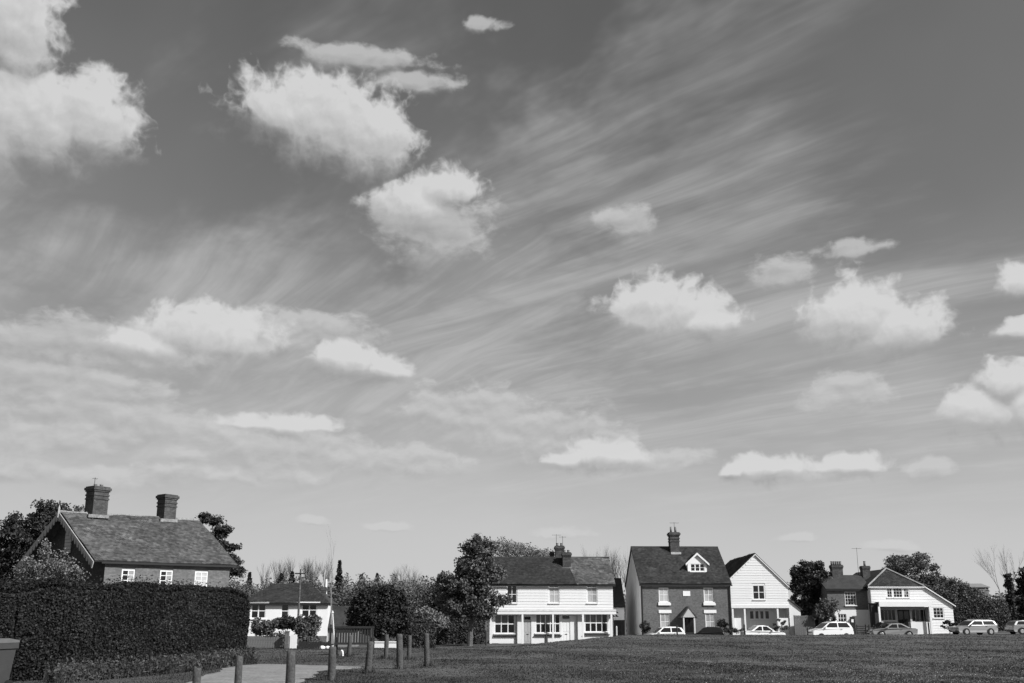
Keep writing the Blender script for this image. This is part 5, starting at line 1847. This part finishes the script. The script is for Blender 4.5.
# ------------------------------------------------------------------ garden bits by the low white house
def fence_run(name, label, x0, x1, Y, z0, h, pitch=.14, mat='fence_wood', cat='fence'):
    root = thing(name, label, cat, (x0, Y, z0))
    n = max(2, int((x1 - x0) / pitch))
    me = None
    for k in range(n):
        if me is None:
            o = MB().box(0, pitch * .9, 0, .02, .03, h).build('board', mat, root)
            me = o.data
        else:
            o = link('board', me, None, root)
        o.location = (k * pitch, random.uniform(-.006, .006), random.uniform(-.02, .02))
    for z in (.25, h - .25):
        MB().box(0, x1 - x0, .022, .07, z - .04, z + .04).build('rail', mat, root)
    for k in range(int((x1 - x0) / 1.8) + 1):
        MB().box(k * 1.8, k * 1.8 + .09, .072, .16, 0, h + .05).build('fence_post', mat, root)
    return root
x0, x1 = P(794.5, 625, 99).x, P(816, 625, 99).x
fence_run('board_fence', 'weathered board fence between the gabled house and the white hatchback', x0, x1, 99, gz(x0, 99), P(800, 615.5, 99).z - gz(x0, 99), .15)
x0, x1 = P(247, 640, 57).x, P(283, 640, 57).x
fence_run('garden_fence', 'rough low board fence in front of the white hipped house left of its garden door', x0, x1, 57, gz(x0, 57), P(260, 637, 57).z - gz(x0, 57), .16)
x0, x1 = P(298.5, 640, 57.2).x, P(334, 640, 57.2).x
fence_run('picket_fence', 'low dark board fence right of the white garden door', x0, x1, 57.2, gz(x0, 57), P(310, 642, 57).z - gz(x0, 57), .17, 'dark_wood')
x0, x1 = P(484, 640, 86.5).x, P(489, 640, 86.5).x
fence_run('side_fence', 'narrow board fence against the left end of the weatherboarded house', P(477, 640, 87).x, x1 - .1, 87, gz(x0, 87), 2.0, .16)
x0 = P(290, 640, 57.1).x
x1 = P(297, 640, 57.1).x
gd = thing('garden_door', 'bright white garden door standing in the low garden fence', 'door', (x0, 57.1, gz(x0, 57.1)))
hd = P(293, 634.5, 57.1).z - gz(x0, 57.1)
nb_ = 4
for k in range(nb_):
    MB().box((x1 - x0) * k / nb_, (x1 - x0) * (k + .96) / nb_, 0, .03, .02, hd).build('board', 'white_paint', gd)
for z in (.25, hd - .2):
    MB().box(0, x1 - x0, .031, .06, z - .05, z + .05).build('ledge', 'white_paint', gd)
o = MB().box(-.11, .11, -.11, .11, -.05, P(286, 631, 56.6).z - gz(x0, 57) - .06).box(-.13, .13, -.13, .13, P(286, 631, 56.6).z - gz(x0, 57) - .06, P(286, 631, 56.6).z - gz(x0, 57)).build('gate_pier', 'brick_red')
o.location = (P(287, 640, 56.6).x, 56.6, gz(x0, 57))
tag(o, 'dark brick gate pier left of the white garden door', 'pier')
# low white wall behind the posts
x0, x1 = P(372, 644, 58).x, P(397, 644, 58).x
z0 = gz(x0, 58)
o = MB().box(0, x1 - x0, 0, .3, -.1, P(385, 642.5, 58).z - z0).box(-.04, x1 - x0 + .04, -.04, .34, P(385, 642.5, 58).z - z0 + .001, P(385, 641.8, 58).z - z0 + .02).build('low_wall', 'white_render')
o.location = (x0, 58, z0)
tag(o, 'low white garden wall below the dark evergreen behind the posts', 'wall')
# white-topped stones and a bag by the bench
for k, (px, py, Y, r, lb) in enumerate(((322.5, 645.5, 50, .16, 'leftmost of three small white stones left of the bench'), (328, 645.5, 50, .15, 'middle of three small white stones left of the bench'), (334, 645, 50, .17, 'white stone closest to the left leg of the bench'), (341.5, 651, 37.4, .10, 'small white bag on the grass under the bench'))):
    x = P(px, py, Y).x
    m = MB()
    for j in range(4):
        for i in range(7):
            a = i * 2 * math.pi / 7
            rr = r * (1.0, 1.05, .8, .35)[j] * random.uniform(.85, 1.15)
            m.v.append((rr * math.cos(a), rr * math.sin(a), ((0, .9, 1.9, 2.4) if k == 3 else (0, .6, .9, 1.1))[j] * r))
    for j in range(3):
        for i in range(7):
            m.f.append((j * 7 + i, j * 7 + (i + 1) % 7, (j + 1) * 7 + (i + 1) % 7, (j + 1) * 7 + i))
    m.f.append(tuple(range(21, 28)))
    o = m.build('bag' if k == 3 else 'stone', 'white_paint')
    o.location = (x, Y, gz(x, Y) + (max(0, P(px, 648, Y).z - gz(x, Y)) if k < 3 else 0) * 0)
    tag(o, lb, 'bag' if k == 3 else 'stone', None if k == 3 else 'white stones by the bench')
# thin white prop / pole left of the bench and the telegraph pole
p0, p1 = P(335, 648, 46), P(332.5, 613, 46)
o = MB().tube((0, 0, gz(p0.x, 46) - p0.z - .1), (p1.x - p0.x, 0, p1.z - p0.z), .045, .035, 8).tube((p1.x - p0.x, 0, p1.z - p0.z), (p1.x - p0.x, 0, p1.z - p0.z + .12), .07, .02, 8).build('slim_pole', 'pale_stone')
o.location = p0
tag(o, 'slim pale leaning pole just left of the bench', 'pole')
x = P(298, 620, 63).x
hp = P(298, 569, 63).z - gz(x, 63)
tp = thing('telegraph_pole', 'thin dark telegraph pole before the white hipped house', 'pole', (x, 63, gz(x, 63)))
MB().tube((0, 0, -.1), (.02, 0, hp), .085, .06, 8).build('pole', 'bark', tp)
MB().box(-.35, .37, -.1, -.03, hp - .35, hp - .27).build('crossarm', 'dark_wood', tp)
# black notice post and gate by the half-brick cottage
x = P(852.5, 622, 95).x
nbd = thing('notice_board', 'black upright notice board just right of the large white hatchback', 'notice board', (x, 95, gz(x, 95)))
ht = P(852, 616.8, 95).z - gz(x, 95)
MB().box(-.26, .26, -.04, .04, .35, ht).build('board', 'gutter_black', nbd)
MB().box(-.13, .10, -.052, -.043, ht - .55, ht - .25).build('notice', 'white_paint', nbd)
for s in (-.2, .2):
    MB().box(s - .04, s + .04, -.03, .03, -.05, .349).build('leg', 'gutter_black', nbd)
x0, x1 = P(856, 625, 96).x, P(869, 625, 96).x
gt = thing('field_gate', 'dark five barred gate in front of the half brick cottage', 'gate', (x0, 96, gz(x0, 96)))
for k in range(5):
    MB().box(0, x1 - x0, 0, .04, .2 + k * .22, .29 + k * .22).build('bar', 'dark_wood', gt)
for u in (0, x1 - x0 - .1):
    MB().box(u, u + .1, -.041, -.002, .0, 1.3).build('stile', 'dark_wood', gt)

# ------------------------------------------------------------------ cars
def car(label, px0, px1, Y, top_py, paint, style='hatch', front=-1, group='parked cars', bars=False, rz=0.0):
    a, b = P(px0, 628, Y).x, P(px1, 628, Y).x
    Ln = abs(b - a)
    cx = (a + b) / 2
    z0 = gz(cx, Y) + .02
    Ht = P((px0 + px1) / 2, top_py, Y).z - z0
    Ht = max(1.38, Ht)
    root = thing('parked_car', label, 'car', (cx, Y, z0), rz + (0 if front < 0 else math.pi), group)
    wd = .88                                   # half width
    # side profile, nose at -x (fractions of length and height)
    if style == 'hatch':
        low = [(-.5, .30), (-.495, .46), (-.47, .52), (-.28, .62), (.46, .66), (.49, .60), (.50, .34)]
        roof = [(-.28, .62), (-.10, .93), (.02, 1.0), (.24, .99), (.40, .93), (.47, .66)]
    elif style == 'saloon':
        low = [(-.5, .32), (-.495, .48), (-.47, .55), (-.24, .64), (.33, .68), (.47, .66), (.5, .60), (.5, .34)]
        roof = [(-.24, .64), (-.07, .95), (.04, 1.0), (.17, .98), (.34, .68)]
    else:
        low = [(-.5, .30), (-.495, .50), (-.46, .56), (-.26, .62), (.48, .66), (.495, .58), (.5, .32)]
        roof = [(-.26, .62), (-.10, .94), (.0, 1.0), (.36, .99), (.44, .93), (.485, .66)]
    zsill = .17
    def X(f):
        return f * Ln
    def Z(f):
        return f * Ht
    body = MB()
    # lower body: loft with slight tumblehome and rounded ends
    prof = [(X(-.47), Z(zsill))] + [(X(u), Z(v)) for u, v in low] + [(X(.47), Z(zsill))]
    n = len(prof)
    lay = [(-wd, .96), (-wd * .97, 1.0), (wd * .97, 1.0), (wd, .96)]
    for y, k in lay:
        for (u, v) in prof:
            taper = 1 - .10 * max(0, (abs(u) / Ln - .38)) / .12
            body.v.append((u * (1 if k == 1 else .992), y * taper, Z(zsill) + (v - Z(zsill)) * k))
    for j in range(3):
        for i in range(n):
            body.f.append((j * n + i, j * n + (i + 1) % n, (j + 1) * n + (i + 1) % n, (j + 1) * n + i))
    body.f.append(tuple(reversed(range(n))))
    body.f.append(tuple(range(3 * n, 4 * n)))
    bo = body.build('body', paint, root)
    # cabin
    cab = MB()
    rp = [(X(u), Z(v)) for u, v in roof]
    nr = len(rp)
    hs = Z(.62)
    def half(v):
        return wd * (.96 - .20 * (v - hs) / (Ht - hs))
    for s in (-1, 1):
        for (u, v) in rp:
            cab.v.append((u, s * half(v), v))
    for i in range(nr - 1):
        cab.f.append((i, i + 1, nr + i + 1, nr + i))
    cab.f.append(tuple(reversed(range(nr))))
    cab.f.append(tuple(range(nr, 2 * nr)))
    cab.build('cabin', paint, root)
    # glass: side windows, windscreen, rear window, each a little proud of the cabin
    zl_, zh_ = Z(.68), Z(.93)
    def xat(v, side):
        pts = rp[:3] if side < 0 else rp[-3:]
        pts = sorted(pts, key=lambda p: p[1])
        return np.interp(v, [p[1] for p in pts], [p[0] for p in pts])
    fl, fh, rl_, rh_ = xat(zl_, -1) + .16, xat(zh_, -1) + .14, xat(zl_, 1) - .20, xat(zh_, 1) - .22
    mid = (fl + rl_) / 2 + .05
    for s in (-1, 1):
        for (p, q, r_, t_) in ((fl, mid - .05, mid - .05, fh), (mid + .05, rl_, rh_, mid + .05)):
            pts = [(p, s * (half(zl_) + .006), zl_), (q, s * (half(zl_) + .006), zl_), (r_, s * (half(zh_) + .006), zh_), (t_, s * (half(zh_) + .006), zh_)]
            MB().poly(pts if s < 0 else list(reversed(pts))).build('window', 'glass', root)
        # door seam and handle, mirror
        MB().box(mid + .25, mid + .42, s * wd * .985 - .012, s * wd * .985 + .012, Z(.58), Z(.60)).build('door_handle', 'gutter_black', root)
        MB().box(fl - .02, fl + .12, s * (wd + .07) - .07, s * (wd + .07) + .07, zl_ - .04, zl_ + .10).build('mirror', paint, root)
        MB().box(X(-.488), X(-.44), s * wd * .72 - .15, s * wd * .72 + .13, Z(.44), Z(.52)).build('headlight', 'lamp_clear', root)
        MB().box(X(.46), X(.496), s * wd * .80 - .1, s * wd * .80 + .06, Z(.48), Z(.62)).build('tail_light', 'lamp_red', root)
    def screen(p, q, name):
        (u0, v0), (u1, v1) = p, q
        d = Vector((u1 - u0, 0, v1 - v0))
        nn = Vector((-d.z, 0, d.x)).normalized() * .008
        if nn.z < 0:
            nn = -nn
        A, B = Vector((u0, 0, v0)) + d * .08 + nn, Vector((u0, 0, v0)) + d * .94 + nn
        h0, h1 = half(A.z) * .9, half(B.z) * .9
        MB().poly([(A.x, -h0, A.z), (A.x, h0, A.z), (B.x, h1, B.z), (B.x, -h1, B.z)]).build(name, 'glass', root)
    screen(rp[0], rp[1], 'windscreen')
    screen(rp[-1], rp[-2], 'rear_window')
    for s in (-1, 1):
        for u in (-.31, .30):
            r = .31
            wv_ = MB().tube((X(u), s * (wd - .19), r), (X(u), s * (wd + .012), r), r, r, 18).build('wheel', 'rubber', root)
            MB().tube((X(u), s * (wd + .013), r), (X(u), s * (wd + .022), r), r * .64, r * .6, 14).build('rim', 'alloy', wv_)
            # dark arch
            ar = MB()
            ar.tube((X(u), s * (wd - .02), r), (X(u), s * (wd + .004), r), r * 1.18, r * 1.18, 18)
            ar.build('wheel_arch', 'rubber', root)
    MB().box(X(-.497), X(-.485), -.45, .45, Z(.34), Z(.44)).build('grille', 'gutter_black', root)
    MB().box(X(-.505), X(-.498), -.26, .26, Z(.24), Z(.31)).build('number_plate', 'white_paint', root)
    if bars:
        for s in (-1, 1):
            MB().box(X(-.02), X(.36), s * half(Ht) * .92 - .02, s * half(Ht) * .92 + .02, Ht + .03, Ht + .07).build('roof_bar', 'steel', root)
    return root
car('white hatchback before the left window of the brick house', 645, 684, 91.5, 626.5, 'car_white', 'hatch', -1, rz=RAD(6))
car('dark hatchback before the porch of the brick house', 690, 724, 91.5, 626.6, 'car_black', 'hatch', -1, rz=RAD(-14))
car('low white saloon before the veranda of the gabled house', 742, 783, 92, 625.2, 'car_white', 'saloon', 1, rz=RAD(5))
car('large white hatchback beside the board fence', 808, 851, 92.5, 621.5, 'car_white', 'hatch', -1, rz=RAD(8))
car('silver saloon parked before the shop door', 871, 914, 91.5, 623.6, 'car_silver', 'saloon', -1, rz=RAD(-6))
car('dark hatchback parked behind the silver car before the shop', 868, 900, 95.2, 621.5, 'car_black', 'hatch', -1)
car('silver estate car with roof bars before the dark hedge', 951, 995, 92.5, 620.0, 'car_silver', 'estate', -1, bars=True, rz=RAD(10))
car('silver car cut by the right edge of the picture', 1009, 1050, 93, 620.5, 'car_silver', 'hatch', 1)
